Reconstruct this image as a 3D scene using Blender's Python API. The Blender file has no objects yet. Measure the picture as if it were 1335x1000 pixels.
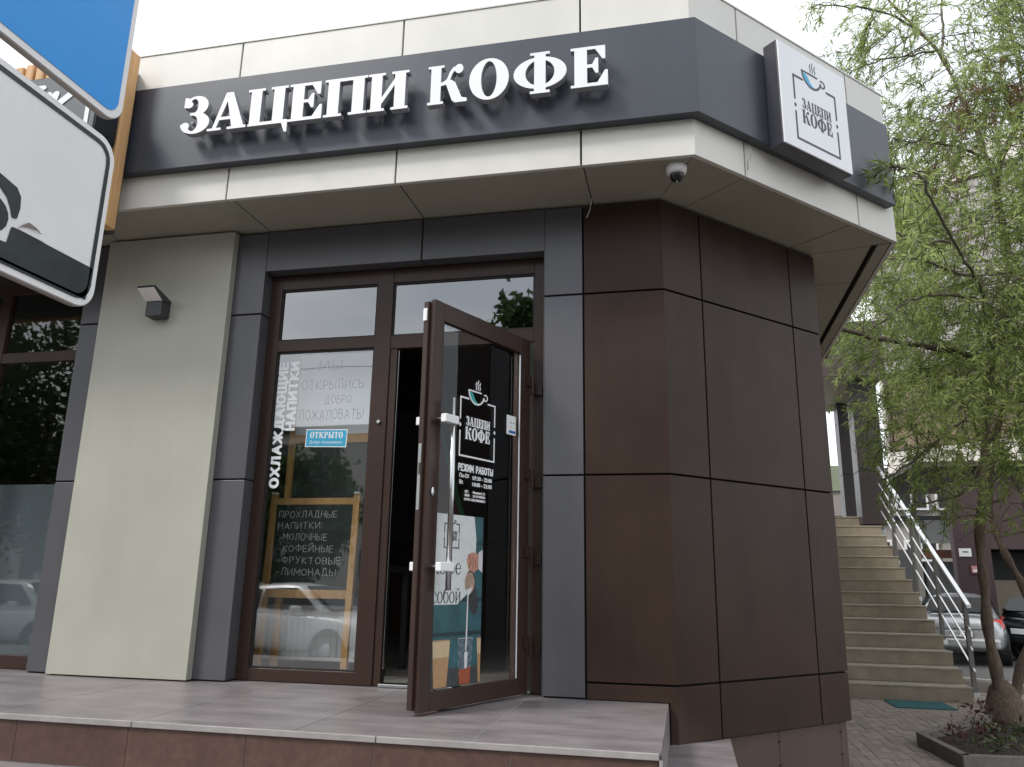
import bpy, math, random
import numpy as np
from mathutils import Vector, Matrix

random.seed(7)
rng = np.random.default_rng(11)
SC = bpy.context.scene
COL = SC.collection

# ------------------------------------------------------------------ camera
YAW, PITCH, ROLL, FPX = 0.2184, 0.2454, 0.0160, 1013.9
cd = bpy.data.cameras.new('camera')
cam = bpy.data.objects.new('camera', cd); COL.objects.link(cam)
fw = Vector((-math.sin(YAW)*math.cos(PITCH), math.cos(YAW)*math.cos(PITCH), math.sin(PITCH)))
r0 = Vector((math.cos(YAW), math.sin(YAW), 0)); u0 = r0.cross(fw)
rr = math.cos(ROLL)*r0 + math.sin(ROLL)*u0
uu = -math.sin(ROLL)*r0 + math.cos(ROLL)*u0
M = Matrix((rr, uu, -fw)).transposed().to_4x4()
M.translation = Vector((0, -4.6, 0.649))
cam.matrix_world = M
cd.sensor_fit = 'HORIZONTAL'; cd.sensor_width = 36
cd.lens = 36*FPX/1335
cd.clip_start = 0.05; cd.clip_end = 1500
SC.camera = cam

# ------------------------------------------------------------------ world (overcast day)
world = bpy.data.worlds.new('World'); SC.world = world; world.use_nodes = True
wt = world.node_tree; wn = wt.nodes; wl = wt.links
wn.clear()
out = wn.new('ShaderNodeOutputWorld')
sky = wn.new('ShaderNodeTexSky'); sky.sky_type = 'NISHITA'; sky.sun_disc = False
SUN_EL, SUN_AZ = math.radians(48), math.radians(228)      # azimuth clockwise from +y
sky.sun_elevation = SUN_EL; sky.sun_rotation = SUN_AZ
b1 = wn.new('ShaderNodeBackground'); b1.inputs['Strength'].default_value = 0.12
wl.new(sky.outputs[0], b1.inputs[0])
tc = wn.new('ShaderNodeTexCoord')
mp = wn.new('ShaderNodeMapping'); mp.inputs['Scale'].default_value = (1, 1, 2.6)
wl.new(tc.outputs['Generated'], mp.inputs[0])
nz = wn.new('ShaderNodeTexNoise'); nz.inputs['Scale'].default_value = 2.3; nz.inputs['Detail'].default_value = 5
wl.new(mp.outputs[0], nz.inputs['Vector'])
cr = wn.new('ShaderNodeValToRGB')
cr.color_ramp.elements[0].position = .36; cr.color_ramp.elements[0].color = (.60, .65, .71, 1)
cr.color_ramp.elements[1].position = .68; cr.color_ramp.elements[1].color = (1, 1, 1, 1)
wl.new(nz.outputs[0], cr.inputs[0])
b2 = wn.new('ShaderNodeBackground'); b2.inputs['Strength'].default_value = 1.32
wl.new(cr.outputs[0], b2.inputs[0])
mx = wn.new('ShaderNodeMixShader'); mx.inputs[0].default_value = .86
wl.new(b1.outputs[0], mx.inputs[1]); wl.new(b2.outputs[0], mx.inputs[2]); wl.new(mx.outputs[0], out.inputs[0])

sd = bpy.data.lights.new('sun', 'SUN'); sd.energy = 1.7; sd.angle = math.radians(14); sd.color = (1, .97, .92)
so = bpy.data.objects.new('sun', sd); COL.objects.link(so)
sdir = Vector((math.sin(SUN_AZ)*math.cos(SUN_EL), math.cos(SUN_AZ)*math.cos(SUN_EL), math.sin(SUN_EL)))
so.rotation_euler = sdir.to_track_quat('Z', 'Y').to_euler(); so.location = (0, -20, 30)

SC.view_settings.view_transform = 'Standard'; SC.view_settings.look = 'None'
SC.view_settings.exposure = 0.58; SC.view_settings.gamma = 1; SC.view_settings.use_curve_mapping = False
SC.render.engine = 'CYCLES'
SC.cycles.max_bounces = 8; SC.cycles.transparent_max_bounces = 24; SC.cycles.sample_clamp_indirect = 6

# ------------------------------------------------------------------ materials
MATS = {}
def mat(name, col, rough=.5, metal=0, var=.06, vscale=3, bump=0, bscale=120, spec=.5, coat=0, stretch=None, streak=0, warp=0, orand=0):
    if name in MATS: return MATS[name]
    m = bpy.data.materials.new(name); m.use_nodes = True
    nt = m.node_tree; n = nt.nodes; l = nt.links
    b = n['Principled BSDF']
    b.inputs['Roughness'].default_value = rough; b.inputs['Metallic'].default_value = metal
    b.inputs['Specular IOR Level'].default_value = spec; b.inputs['Coat Weight'].default_value = coat
    g = n.new('ShaderNodeNewGeometry'); src = g.outputs['Position']
    if stretch:
        mpn = n.new('ShaderNodeMapping'); mpn.inputs['Scale'].default_value = stretch
        l.new(src, mpn.inputs[0]); src = mpn.outputs[0]
    t = n.new('ShaderNodeTexNoise'); t.inputs['Scale'].default_value = vscale; t.inputs['Detail'].default_value = 7
    t.inputs['Roughness'].default_value = .6
    l.new(src, t.inputs['Vector'])
    r = n.new('ShaderNodeValToRGB')
    r.color_ramp.elements[0].position = .3; r.color_ramp.elements[1].position = .7
    r.color_ramp.elements[0].color = tuple(c*(1-var) for c in col)+(1,)
    r.color_ramp.elements[1].color = tuple(min(1, c*(1+var)) for c in col)+(1,)
    l.new(t.outputs[0], r.inputs[0]); colout = r.outputs[0]
    def mul(fac_socket, lo, hi, a=.35, b_=.7):
        nonlocal colout
        q = n.new('ShaderNodeMapRange'); q.inputs['From Min'].default_value = a; q.inputs['From Max'].default_value = b_
        q.inputs['To Min'].default_value = lo; q.inputs['To Max'].default_value = hi; l.new(fac_socket, q.inputs[0])
        v = n.new('ShaderNodeVectorMath'); v.operation = 'SCALE'; l.new(colout, v.inputs[0]); l.new(q.outputs[0], v.inputs['Scale']); colout = v.outputs[0]
    if orand:
        oi = n.new('ShaderNodeObjectInfo'); mul(oi.outputs['Random'], 1-orand, 1+orand, 0, 1)
    if streak:
        sm = n.new('ShaderNodeMapping'); sm.inputs['Scale'].default_value = (2.2, 2.2, .35); l.new(g.outputs['Position'], sm.inputs[0])
        sn = n.new('ShaderNodeTexNoise'); sn.inputs['Scale'].default_value = 2.2; sn.inputs['Detail'].default_value = 6; sn.inputs['Roughness'].default_value = .7
        l.new(sm.outputs[0], sn.inputs['Vector']); mul(sn.outputs[0], 1-streak*.38, 1+streak*.2, .36, .62)
        sn2 = n.new('ShaderNodeTexNoise'); sn2.inputs['Scale'].default_value = .9; sn2.inputs['Detail'].default_value = 8; sn2.inputs['Roughness'].default_value = .65
        l.new(g.outputs['Position'], sn2.inputs['Vector']); mul(sn2.outputs[0], 1-streak*.7, 1+streak*.5, .35, .65)
    l.new(colout, b.inputs['Base Color'])
    rm = n.new('ShaderNodeMapRange'); rm.inputs['To Min'].default_value = max(.02, rough-.07); rm.inputs['To Max'].default_value = min(1, rough+.07)
    l.new(t.outputs[0], rm.inputs[0]); l.new(rm.outputs[0], b.inputs['Roughness'])
    if bump:
        t2 = n.new('ShaderNodeTexNoise'); t2.inputs['Scale'].default_value = bscale; t2.inputs['Detail'].default_value = 3
        l.new(src, t2.inputs['Vector'])
        bp = n.new('ShaderNodeBump'); bp.inputs['Strength'].default_value = bump; bp.inputs['Distance'].default_value = .01
        l.new(t2.outputs[0], bp.inputs['Height']); l.new(bp.outputs[0], b.inputs['Normal'])
        if warp:
            t3 = n.new('ShaderNodeTexNoise'); t3.inputs['Scale'].default_value = 1.7; t3.inputs['Detail'].default_value = 1
            oi2 = n.new('ShaderNodeObjectInfo'); ad3 = n.new('ShaderNodeVectorMath'); ad3.operation = 'ADD'
            l.new(g.outputs['Position'], ad3.inputs[0]); l.new(oi2.outputs['Random'], ad3.inputs[1]); l.new(ad3.outputs[0], t3.inputs['Vector'])
            bp3 = n.new('ShaderNodeBump'); bp3.inputs['Strength'].default_value = warp; bp3.inputs['Distance'].default_value = .05
            l.new(t3.outputs[0], bp3.inputs['Height']); l.new(bp.outputs[0], bp3.inputs['Normal']); l.new(bp3.outputs[0], b.inputs['Normal'])
    MATS[name] = m; return m

def glass_mat(name, refl=1.0, tint=(.75, .78, .78), ior=1.5, base=.0):
    m = bpy.data.materials.new(name); m.use_nodes = True
    nt = m.node_tree; n = nt.nodes; l = nt.links; n.clear()
    o = n.new('ShaderNodeOutputMaterial'); tr = n.new('ShaderNodeBsdfTransparent'); gl = n.new('ShaderNodeBsdfGlossy')
    gl.inputs['Roughness'].default_value = .015; tr.inputs[0].default_value = tint+(1,)
    fr = n.new('ShaderNodeFresnel'); fr.inputs[0].default_value = ior
    ma = n.new('ShaderNodeMath'); ma.operation = 'MULTIPLY_ADD'; ma.inputs[1].default_value = refl; ma.inputs[2].default_value = base
    ma.use_clamp = True
    # very slight unevenness of the pane
    g = n.new('ShaderNodeNewGeometry'); t = n.new('ShaderNodeTexNoise'); t.inputs['Scale'].default_value = 1.3; t.inputs['Detail'].default_value = 1
    l.new(g.outputs['Position'], t.inputs['Vector'])
    bp = n.new('ShaderNodeBump'); bp.inputs['Strength'].default_value = .12; bp.inputs['Distance'].default_value = .02
    l.new(t.outputs[0], bp.inputs['Height']); l.new(bp.outputs[0], gl.inputs['Normal'])
    mi = n.new('ShaderNodeMixShader')
    inv = n.new('ShaderNodeMath'); inv.operation = 'SUBTRACT'; inv.inputs[0].default_value = 1; l.new(g.outputs['Backfacing'], inv.inputs[1])
    mu = n.new('ShaderNodeMath'); mu.operation = 'MULTIPLY'; l.new(ma.outputs[0], mu.inputs[0]); l.new(inv.outputs[0], mu.inputs[1])
    l.new(fr.outputs[0], ma.inputs[0]); l.new(mu.outputs[0], mi.inputs[0]); l.new(tr.outputs[0], mi.inputs[1]); l.new(gl.outputs[0], mi.inputs[2])
    l.new(mi.outputs[0], o.inputs[0]); return m

def leaf_mat(name, c1, c2, trans=.45):
    m = bpy.data.materials.new(name); m.use_nodes = True
    nt = m.node_tree; n = nt.nodes; l = nt.links; n.clear()
    o = n.new('ShaderNodeOutputMaterial')
    g = n.new('ShaderNodeNewGeometry'); t = n.new('ShaderNodeTexNoise'); t.inputs['Scale'].default_value = 1.1; t.inputs['Detail'].default_value = 2
    l.new(g.outputs['Position'], t.inputs['Vector'])
    ad = n.new('ShaderNodeMath'); ad.operation = 'MULTIPLY_ADD'; ad.inputs[1].default_value = .5
    l.new(g.outputs['Random Per Island'], ad.inputs[0]); l.new(t.outputs[0], ad.inputs[2])
    r = n.new('ShaderNodeValToRGB'); r.color_ramp.elements[0].position = .45; r.color_ramp.elements[1].position = 1.0
    r.color_ramp.elements[0].color = c1+(1,); r.color_ramp.elements[1].color = c2+(1,)
    l.new(ad.outputs[0], r.inputs[0])
    p = n.new('ShaderNodeBsdfPrincipled'); p.inputs['Roughness'].default_value = .5
    tl = n.new('ShaderNodeBsdfTranslucent'); mi = n.new('ShaderNodeMixShader'); mi.inputs[0].default_value = trans
    l.new(r.outputs[0], p.inputs['Base Color']); l.new(r.outputs[0], tl.inputs[0])
    l.new(p.outputs[0], mi.inputs[1]); l.new(tl.outputs[0], mi.inputs[2]); l.new(mi.outputs[0], o.inputs[0]); return m

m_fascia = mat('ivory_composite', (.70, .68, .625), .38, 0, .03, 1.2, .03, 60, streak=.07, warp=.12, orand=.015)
m_soffit = mat('ivory_composite_shaded', (.37, .355, .28), .42, 0, .04, 1.5, .02, 60, streak=.06, warp=.1, orand=.03)  # fascia ivory darkened: the shade under the overhang is painted into the colour
m_beige = mat('olive_beige_composite', (.42, .41, .345), .40, 0, .04, 1.3, .03, 60, streak=.08, warp=.12)
m_grey = mat('grey_composite', (.100, .099, .108), .36, .15, .06, 1.5, .02, 90, streak=.12, warp=.14, orand=.05)
m_brown = mat('brown_composite', (.046, .0275, .0205), .40, 0, .16, 1.1, .02, 90, spec=.16, streak=.28, warp=.2, orand=.06)
m_plinth = mat('plinth_granite', (.078, .046, .034), .5, 0, .12, 60, .1, 200, streak=.12, orand=.05)
m_gap = mat('joint_shadow_backing', (.006, .006, .006), .9)
m_core = mat('rough_backing_wall', (.05, .05, .05), .9)
m_sign = mat('slate_sign_sheet', (.052, .058, .072), .36, .1, .05, 1.3, .02, 60, streak=.12, warp=.08)
m_frame = mat('brown_aluminium', (.044, .0245, .0185), .36, 0, .08, 3, .01, 90, spec=.3, streak=.1)
m_framed = mat('brown_aluminium_dark_gasket', (.012, .008, .008), .6)
m_white = mat('white_plastic', (.86, .87, .88), .35, 0, .02)
m_whitepaint = mat('white_coated_metal', (.80, .80, .79), .35, 0, .02)
m_edge = mat('letter_side', (.33, .34, .36), .5)
m_black = mat('black_print', (.016, .017, .018), .45)
m_ink = mat('charcoal_print', (.035, .036, .045), .45)
m_vinyl = mat('white_vinyl', (.82, .83, .84), .5, 0, .02)
m_blue = mat('sky_blue_print', (.06, .42, .72), .45)
m_teal = mat('teal_print', (.03, .36, .33), .45)
m_steel = mat('brushed_steel', (.55, .56, .56), .25, 1, .06)
m_steelw = mat('polished_steel', (.80, .81, .82), .30, .75, .03)
m_dsteel = mat('dull_steel_post', (.20, .19, .18), .42, .7, .08)
m_tile = mat('grey_porcelain_tile', (.205, .182, .186), .36, 0, .26, 3.4, .05, 70, stretch=(.8, 2.2, 1), streak=.16, orand=.07)
m_riser = mat('brown_riser_tile', (.100, .055, .043), .42, 0, .20, 25, .05, 120, streak=.2, orand=.07)
m_trim = mat('tile_edge_trim', (.33, .31, .295), .4, 0, .15, 8)
m_grout = mat('light_grout', (.50, .47, .46), .8)
m_conc = mat('stair_concrete', (.31, .26, .195), .75, 0, .16, 5, .25, 90, streak=.18, orand=.02)
m_nose = mat('stair_tread_concrete', (.42, .37, .29), .65, 0, .14, 7, .2, 90, streak=.15)
m_paver = mat('paver_concrete', (.29, .245, .21), .8, 0, .18, 9, .35, 160, orand=.14)
m_paverd = mat('paver_joint_sand', (.085, .072, .062), .9, 0, .2, 30)
m_asph = mat('asphalt', (.115, .112, .110), .85, 0, .18, 14, .4, 180)
m_kerb = mat('kerb_concrete', (.17, .155, .135), .8, 0, .2, 10, .3, 120)
m_soil = mat('soil', (.035, .024, .018), .95, 0, .4, 25, .8, 60)
m_wood = mat('pine_wood', (.52, .30, .11), .5, 0, .18, 4, .05, 60, stretch=(6, 6, .6))
m_slat = mat('larch_slat', (.62, .36, .16), .55, 0, .2, 4, .05, 60, stretch=(8, 8, .5))
m_board = mat('chalkboard', (.018, .028, .028), .55, 0, .55, 6)
m_chalk = mat('chalk', (.50, .52, .51), .9, 0, .5, 60)
m_paper = mat('paper', (.82, .83, .82), .6, 0, .03)
m_marker = mat('marker_ink', (.05, .055, .06), .5, 0, .5, 30)
m_room = mat('dark_interior_plaster', (.075, .07, .065), .8)
m_roomf = mat('interior_floor_tile', (.30, .28, .24), .45, 0, .1, 6)
m_rad = mat('radiator_enamel', (.88, .89, .88), .4, 0, .02)
m_bark = mat('bark', (.135, .098, .070), .85, 0, .55, 22, 1.0, 26, stretch=(3, 3, .45))
m_barkd = mat('twig_bark', (.085, .070, .048), .8, 0, .3, 30)
m_mat = mat('teal_rubber_mat', (.012, .105, .115), .8, 0, .25, 40)
m_signblue = mat('road_sign_blue', (.008, .285, .76), .4, 0, .04, 6, .08, 500)
m_signwhite = mat('road_sign_white', (.80, .79, .78), .42, 0, .03, 6, .10, 500)
m_signedge = mat('road_sign_rim', (.42, .40, .385), .5, .2, .06)
m_signblk = mat('road_sign_black', (.012, .020, .024), .38, 0, .35, 30)
m_dgrey = mat('lamp_charcoal', (.035, .035, .038), .4)
m_glassU = glass_mat('window_glass', 2.6, (.55, .58, .58), 1.55, .16)
m_glassL = glass_mat('window_glass_clear', 1.9, (.985, .99, .99), 1.5, .18)
m_glassF = glass_mat('window_glass_dark', 1.3, (.85, .88, .88), 1.45, .06)
m_glassD = glass_mat('door_glass', 1.0, (.95, .96, .96), 1.45, .01)
m_leaf = leaf_mat('willow_leaf', (.145, .21, .045), (.47, .56, .20), .55)
m_leafr = leaf_mat('willow_leaf_russet', (.20, .10, .05), (.34, .20, .10))
m_tree2 = leaf_mat('tree_leaf_dark', (.02, .05, .012), (.07, .12, .03))
m_plant = leaf_mat('bed_plant_leaf', (.05, .06, .02), (.10, .14, .05), .2)
m_plantr = leaf_mat('bed_plant_red_leaf', (.06, .025, .022), (.15, .06, .05), .2)

# ------------------------------------------------------------------ object helpers
def base_of(parent):
    if parent is None: return Vector((0, 0, 0))
    return Vector(parent.get('_b', (0, 0, 0))) if '_b' in parent else Vector((0, 0, 0))
WB = {}
def finish(o, world_origin, parent):
    WB[o.name] = Vector(world_origin)
    if parent is not None:
        o.parent = parent
        o.location = Vector(world_origin)-WB[parent.name]
    else:
        o.location = world_origin
def thing(name, label, cat, loc=(0, 0, 0), group=None, kind=None):
    o = bpy.data.objects.new(name, None); o.empty_display_size = .2; COL.objects.link(o)
    o['label'] = label; o['category'] = cat
    if group: o['group'] = group
    if kind: o['kind'] = kind
    o.location = loc; WB[o.name] = Vector(loc); return o
def mobj(name, V, F, m, parent=None, smooth=False, label=None, kind=None, bevel=0, local=False):
    V = np.asarray(V, float)
    c = np.array((0., 0., 0.)) if local else (V.min(0)+V.max(0))/2
    me = bpy.data.meshes.new(name)
    me.from_pydata((V-c).tolist(), [], [tuple(f) for f in F]); me.validate(); me.update()
    ms = m if isinstance(m, (list, tuple)) else [m]
    for q in ms: me.materials.append(q)
    if smooth:
        for p in me.polygons: p.use_smooth = True
    o = bpy.data.objects.new(name, me); COL.objects.link(o)
    if local:
        o.parent = parent; WB[o.name] = Vector((0, 0, 0))
    else: finish(o, c, parent)
    if bevel:
        b = o.modifiers.new('bevel', 'BEVEL'); b.width = bevel; b.segments = 2; b.limit_method = 'ANGLE'; b.angle_limit = math.radians(35)
    if label: o['label'] = label
    if kind: o['kind'] = kind
    return o
def tag(o, label, cat, group=None, kind=None):
    o['label'] = label; o['category'] = cat
    if group: o['group'] = group
    if kind: o['kind'] = kind
    return o
class MB:
    def __init__(s): s.V = []; s.F = []
    def add(s, V, F):
        k = len(s.V); s.V += [tuple(v) for v in V]; s.F += [tuple(i+k for i in f) for f in F]
        return s
    def box(s, x0, x1, y0, y1, z0, z1, fr=None):
        V = [(x, y, z) for x in (x0, x1) for y in (y0, y1) for z in (z0, z1)]
        if fr: V = [fr(*v) for v in V]
        return s.add(V, [(0, 1, 3, 2), (4, 6, 7, 5), (0, 4, 5, 1), (2, 3, 7, 6), (0, 2, 6, 4), (1, 5, 7, 3)])
    def prism(s, pts, z0, z1, fr=None):
        n = len(pts); V = [(p[0], p[1], z0) for p in pts]+[(p[0], p[1], z1) for p in pts]
        if fr: V = [fr(*v) for v in V]
        return s.add(V, [tuple(range(n))[::-1], tuple(range(n, 2*n))]+[(i, (i+1) % n, n+(i+1) % n, n+i) for i in range(n)])
    def tube(s, pts, rad, n=8, cap=True):
        pts = [Vector(p) for p in pts]
        if not isinstance(rad, (list, tuple)): rad = [rad]*len(pts)
        V = []; prev = None
        for i, p in enumerate(pts):
            d = (pts[min(i+1, len(pts)-1)]-pts[max(i-1, 0)]).normalized()
            if prev is None:
                a = d.orthogonal().normalized()
            else:
                a = (prev-d*prev.dot(d)).normalized()
            prev = a; b = d.cross(a)
            for k in range(n):
                t = 2*math.pi*k/n
                V.append(tuple(p+(a*math.cos(t)+b*math.sin(t))*rad[i]))
        F = [(i*n+k, i*n+(k+1) % n, (i+1)*n+(k+1) % n, (i+1)*n+k) for i in range(len(pts)-1) for k in range(n)]
        if cap: F += [tuple(range(n))[::-1], tuple((len(pts)-1)*n+k for k in range(n))]
        return s.add(V, F)
    def lathe(s, prof, n=20, fr=None):   # prof: (r,z)
        V = [(r*math.cos(2*math.pi*k/n), r*math.sin(2*math.pi*k/n), z) for r, z in prof for k in range(n)]
        if fr: V = [fr(*v) for v in V]
        F = [(i*n+k, i*n+(k+1) % n, (i+1)*n+(k+1) % n, (i+1)*n+k) for i in range(len(prof)-1) for k in range(n)]
        F += [tuple(range(n))[::-1], tuple((len(prof)-1)*n+k for k in range(n))]
        return s.add(V, F)
    def ob(s, name, m, parent=None, **k): return mobj(name, s.V, s.F, m, parent, **k)
def box(name, m, parent, x0, x1, y0, y1, z0, z1, fr=None, **k):
    return MB().box(x0, x1, y0, y1, z0, z1, fr).ob(name, m, parent, **k)

# ------------------------------------------------------------------ flat shapes (union of primitives, traced to outlines)
def sd_poly(X, Y, pts):
    d = np.full(X.shape, 1e9); ins = np.zeros(X.shape, bool); n = len(pts)
    for i in range(n):
        ax, ay = pts[i]; bx, by = pts[(i+1) % n]
        ex, ey = bx-ax, by-ay
        t = np.clip(((X-ax)*ex+(Y-ay)*ey)/(ex*ex+ey*ey+1e-12), 0, 1)
        d = np.minimum(d, (X-ax-t*ex)**2+(Y-ay-t*ey)**2)
        c = ((ay > Y) != (by > Y)) & (X < (bx-ax)*(Y-ay)/((by-ay)+1e-12)+ax)
        ins ^= c
    d = np.sqrt(d); return np.where(ins, -d, d)
def sd_prim(X, Y, pr):
    k = pr[0]
    if k == 'r': _, a, b, c, d = pr; return sd_poly(X, Y, [(a, b), (c, b), (c, d), (a, d)])
    if k == 'p': return sd_poly(X, Y, pr[1])
    if k == 'e':
        _, cx, cy, rx, ry = pr; q = np.sqrt(((X-cx)/rx)**2+((Y-cy)/ry)**2); return (q-1)*min(rx, ry)
    if k == 'l':        # polyline with width
        _, pts, w = pr; d = np.full(X.shape, 1e9)
        for (ax, ay), (bx, by) in zip(pts[:-1], pts[1:]):
            ex, ey = bx-ax, by-ay
            t = np.clip(((X-ax)*ex+(Y-ay)*ey)/(ex*ex+ey*ey+1e-12), 0, 1)
            d = np.minimum(d, np.hypot(X-ax-t*ex, Y-ay-t*ey))
        return d-w/2
    if k == 's':        # polyline with square ends
        _, pts, w = pr; d = np.full(X.shape, 1e9)
        for (ax, ay), (bx, by) in zip(pts[:-1], pts[1:]):
            L = math.hypot(bx-ax, by-ay)
            if L < 1e-6: continue
            ex, ey = (bx-ax)/L, (by-ay)/L
            e = w/2*.98
            P = [(ax-ex*e-ey*w/2, ay-ey*e+ex*w/2), (ax-ex*e+ey*w/2, ay-ey*e-ex*w/2), (bx+ex*e+ey*w/2, by+ey*e-ex*w/2), (bx+ex*e-ey*w/2, by+ey*e+ex*w/2)]
            d = np.minimum(d, sd_poly(X, Y, P))
        return d
def contours(ops, bb, res):
    x0, y0, x1, y1 = bb; nx = int((x1-x0)*res)+2; ny = int((y1-y0)*res)+2
    xs = np.linspace(x0, x1, nx)+1.3e-5; ys = np.linspace(y0, y1, ny)+1.7e-5
    X, Y = np.meshgrid(xs, ys)
    D = np.full(X.shape, 1e3)
    for op in ops:
        if op[0] == '-': D = np.maximum(D, -sd_prim(X, Y, op[1:]))
        else: D = np.minimum(D, sd_prim(X, Y, op))
    D[0, :] = D[-1, :] = 1; D[:, 0] = D[:, -1] = 1
    D[D == 0] = 1e-6
    S = D < 0
    code = S[:-1, :-1]*1+S[:-1, 1:]*2+S[1:, 1:]*4+S[1:, :-1]*8
    T = {1: [(3, 0)], 2: [(0, 1)], 3: [(3, 1)], 4: [(1, 2)], 5: [(3, 2), (1, 0)], 6: [(0, 2)], 7: [(3, 2)], 8: [(2, 3)], 9: [(2, 0)],
         10: [(0, 3), (2, 1)], 11: [(2, 1)], 12: [(1, 3)], 13: [(1, 0)], 14: [(0, 3)]}
    nxt = {}; P = {}
    def key(i, j, e):
        if e == 0: return ('h', i, j)
        if e == 2: return ('h', i+1, j)
        if e == 3: return ('v', i, j)
        return ('v', i, j+1)
    def pos(k):
        t, i, j = k
        if t == 'h':
            a, b = D[i, j], D[i, j+1]; f = a/(a-b); return (xs[j]+(xs[j+1]-xs[j])*f, ys[i])
        a, b = D[i, j], D[i+1, j]; f = a/(a-b); return (xs[j], ys[i]+(ys[i+1]-ys[i])*f)
    for i, j in zip(*np.nonzero((code > 0) & (code < 15))):
        for a, b in T[int(code[i, j])]:
            nxt[key(i, j, a)] = key(i, j, b)
    loops = []
    while nxt:
        k0 = next(iter(nxt)); k = k0; lp = []
        while k in nxt:
            n2 = nxt.pop(k); lp.append(pos(k)); k = n2
        if len(lp) > 5: loops.append(lp)
    return loops
def simplify(lp, tol):
    pts = np.array(lp); n = len(pts)
    c = pts.mean(0); a = int(np.argmax(((pts-c)**2).sum(1))); pts = np.roll(pts, -a, 0)
    b = int(np.argmax(((pts-pts[0])**2).sum(1)))
    def dp(i, j):
        if j <= i+1: return [i]
        p, q = pts[i], pts[j % n]; e = q-p; L = np.hypot(*e)+1e-12
        seg = pts[i+1:j]
        d = np.abs((seg[:, 0]-p[0])*e[1]-(seg[:, 1]-p[1])*e[0])/L
        k = int(np.argmax(d))
        if d[k] < tol: return [i]
        return dp(i, i+1+k)+dp(i+1+k, j)
    idx = dp(0, b)+dp(b, n)
    return pts[idx]
def flat_mesh(loops, thick, name='shape'):
    cu = bpy.data.curves.new(name, 'CURVE'); cu.dimensions = '2D'; cu.fill_mode = 'BOTH' if thick > 0 else 'FRONT'
    cu.extrude = thick/2
    for lp in loops:
        s = cu.splines.new('POLY'); s.points.add(len(lp)-1)
        for i, (x, y) in enumerate(lp): s.points[i].co = (x, y, 0, 1)
        s.use_cyclic_u = True
    o = bpy.data.objects.new(name, cu); COL.objects.link(o)
    dg = bpy.context.evaluated_depsgraph_get()
    me = bpy.data.meshes.new_from_object(o.evaluated_get(dg)); 
    bpy.data.objects.remove(o); bpy.data.curves.remove(cu)
    me.name = name; me.materials.clear(); return me
GC = {}
def shape_mesh(key, ops, bb, res, thick, tol=None):
    k = (key, thick)
    if k not in GC:
        lps = [simplify(l, tol or .22/res) for l in contours(ops, bb, res)]
        me = flat_mesh([l for l in lps if len(l) > 2], thick, 'shape')
        n = len(me.vertices); co = np.empty(n*3); me.vertices.foreach_get('co', co)
        GC[k] = (co.reshape(-1, 3), [tuple(p.vertices) for p in me.polygons]); bpy.data.meshes.remove(me)
    return GC[k]
def place(V, o, ex, ey, sx, sy=None, shear=0):
    """local 2D shape -> world: origin o, unit vectors ex (right), ey (up); normal = ex x ey"""
    sy = sy or sx; o = np.array(o); ex = np.array(ex); ey = np.array(ey); n = np.cross(ex, ey)
    return o+np.outer(V[:, 0]*sx+V[:, 1]*shear*sy, ex)+np.outer(V[:, 1]*sy, ey)+np.outer(V[:, 2], n)

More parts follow.
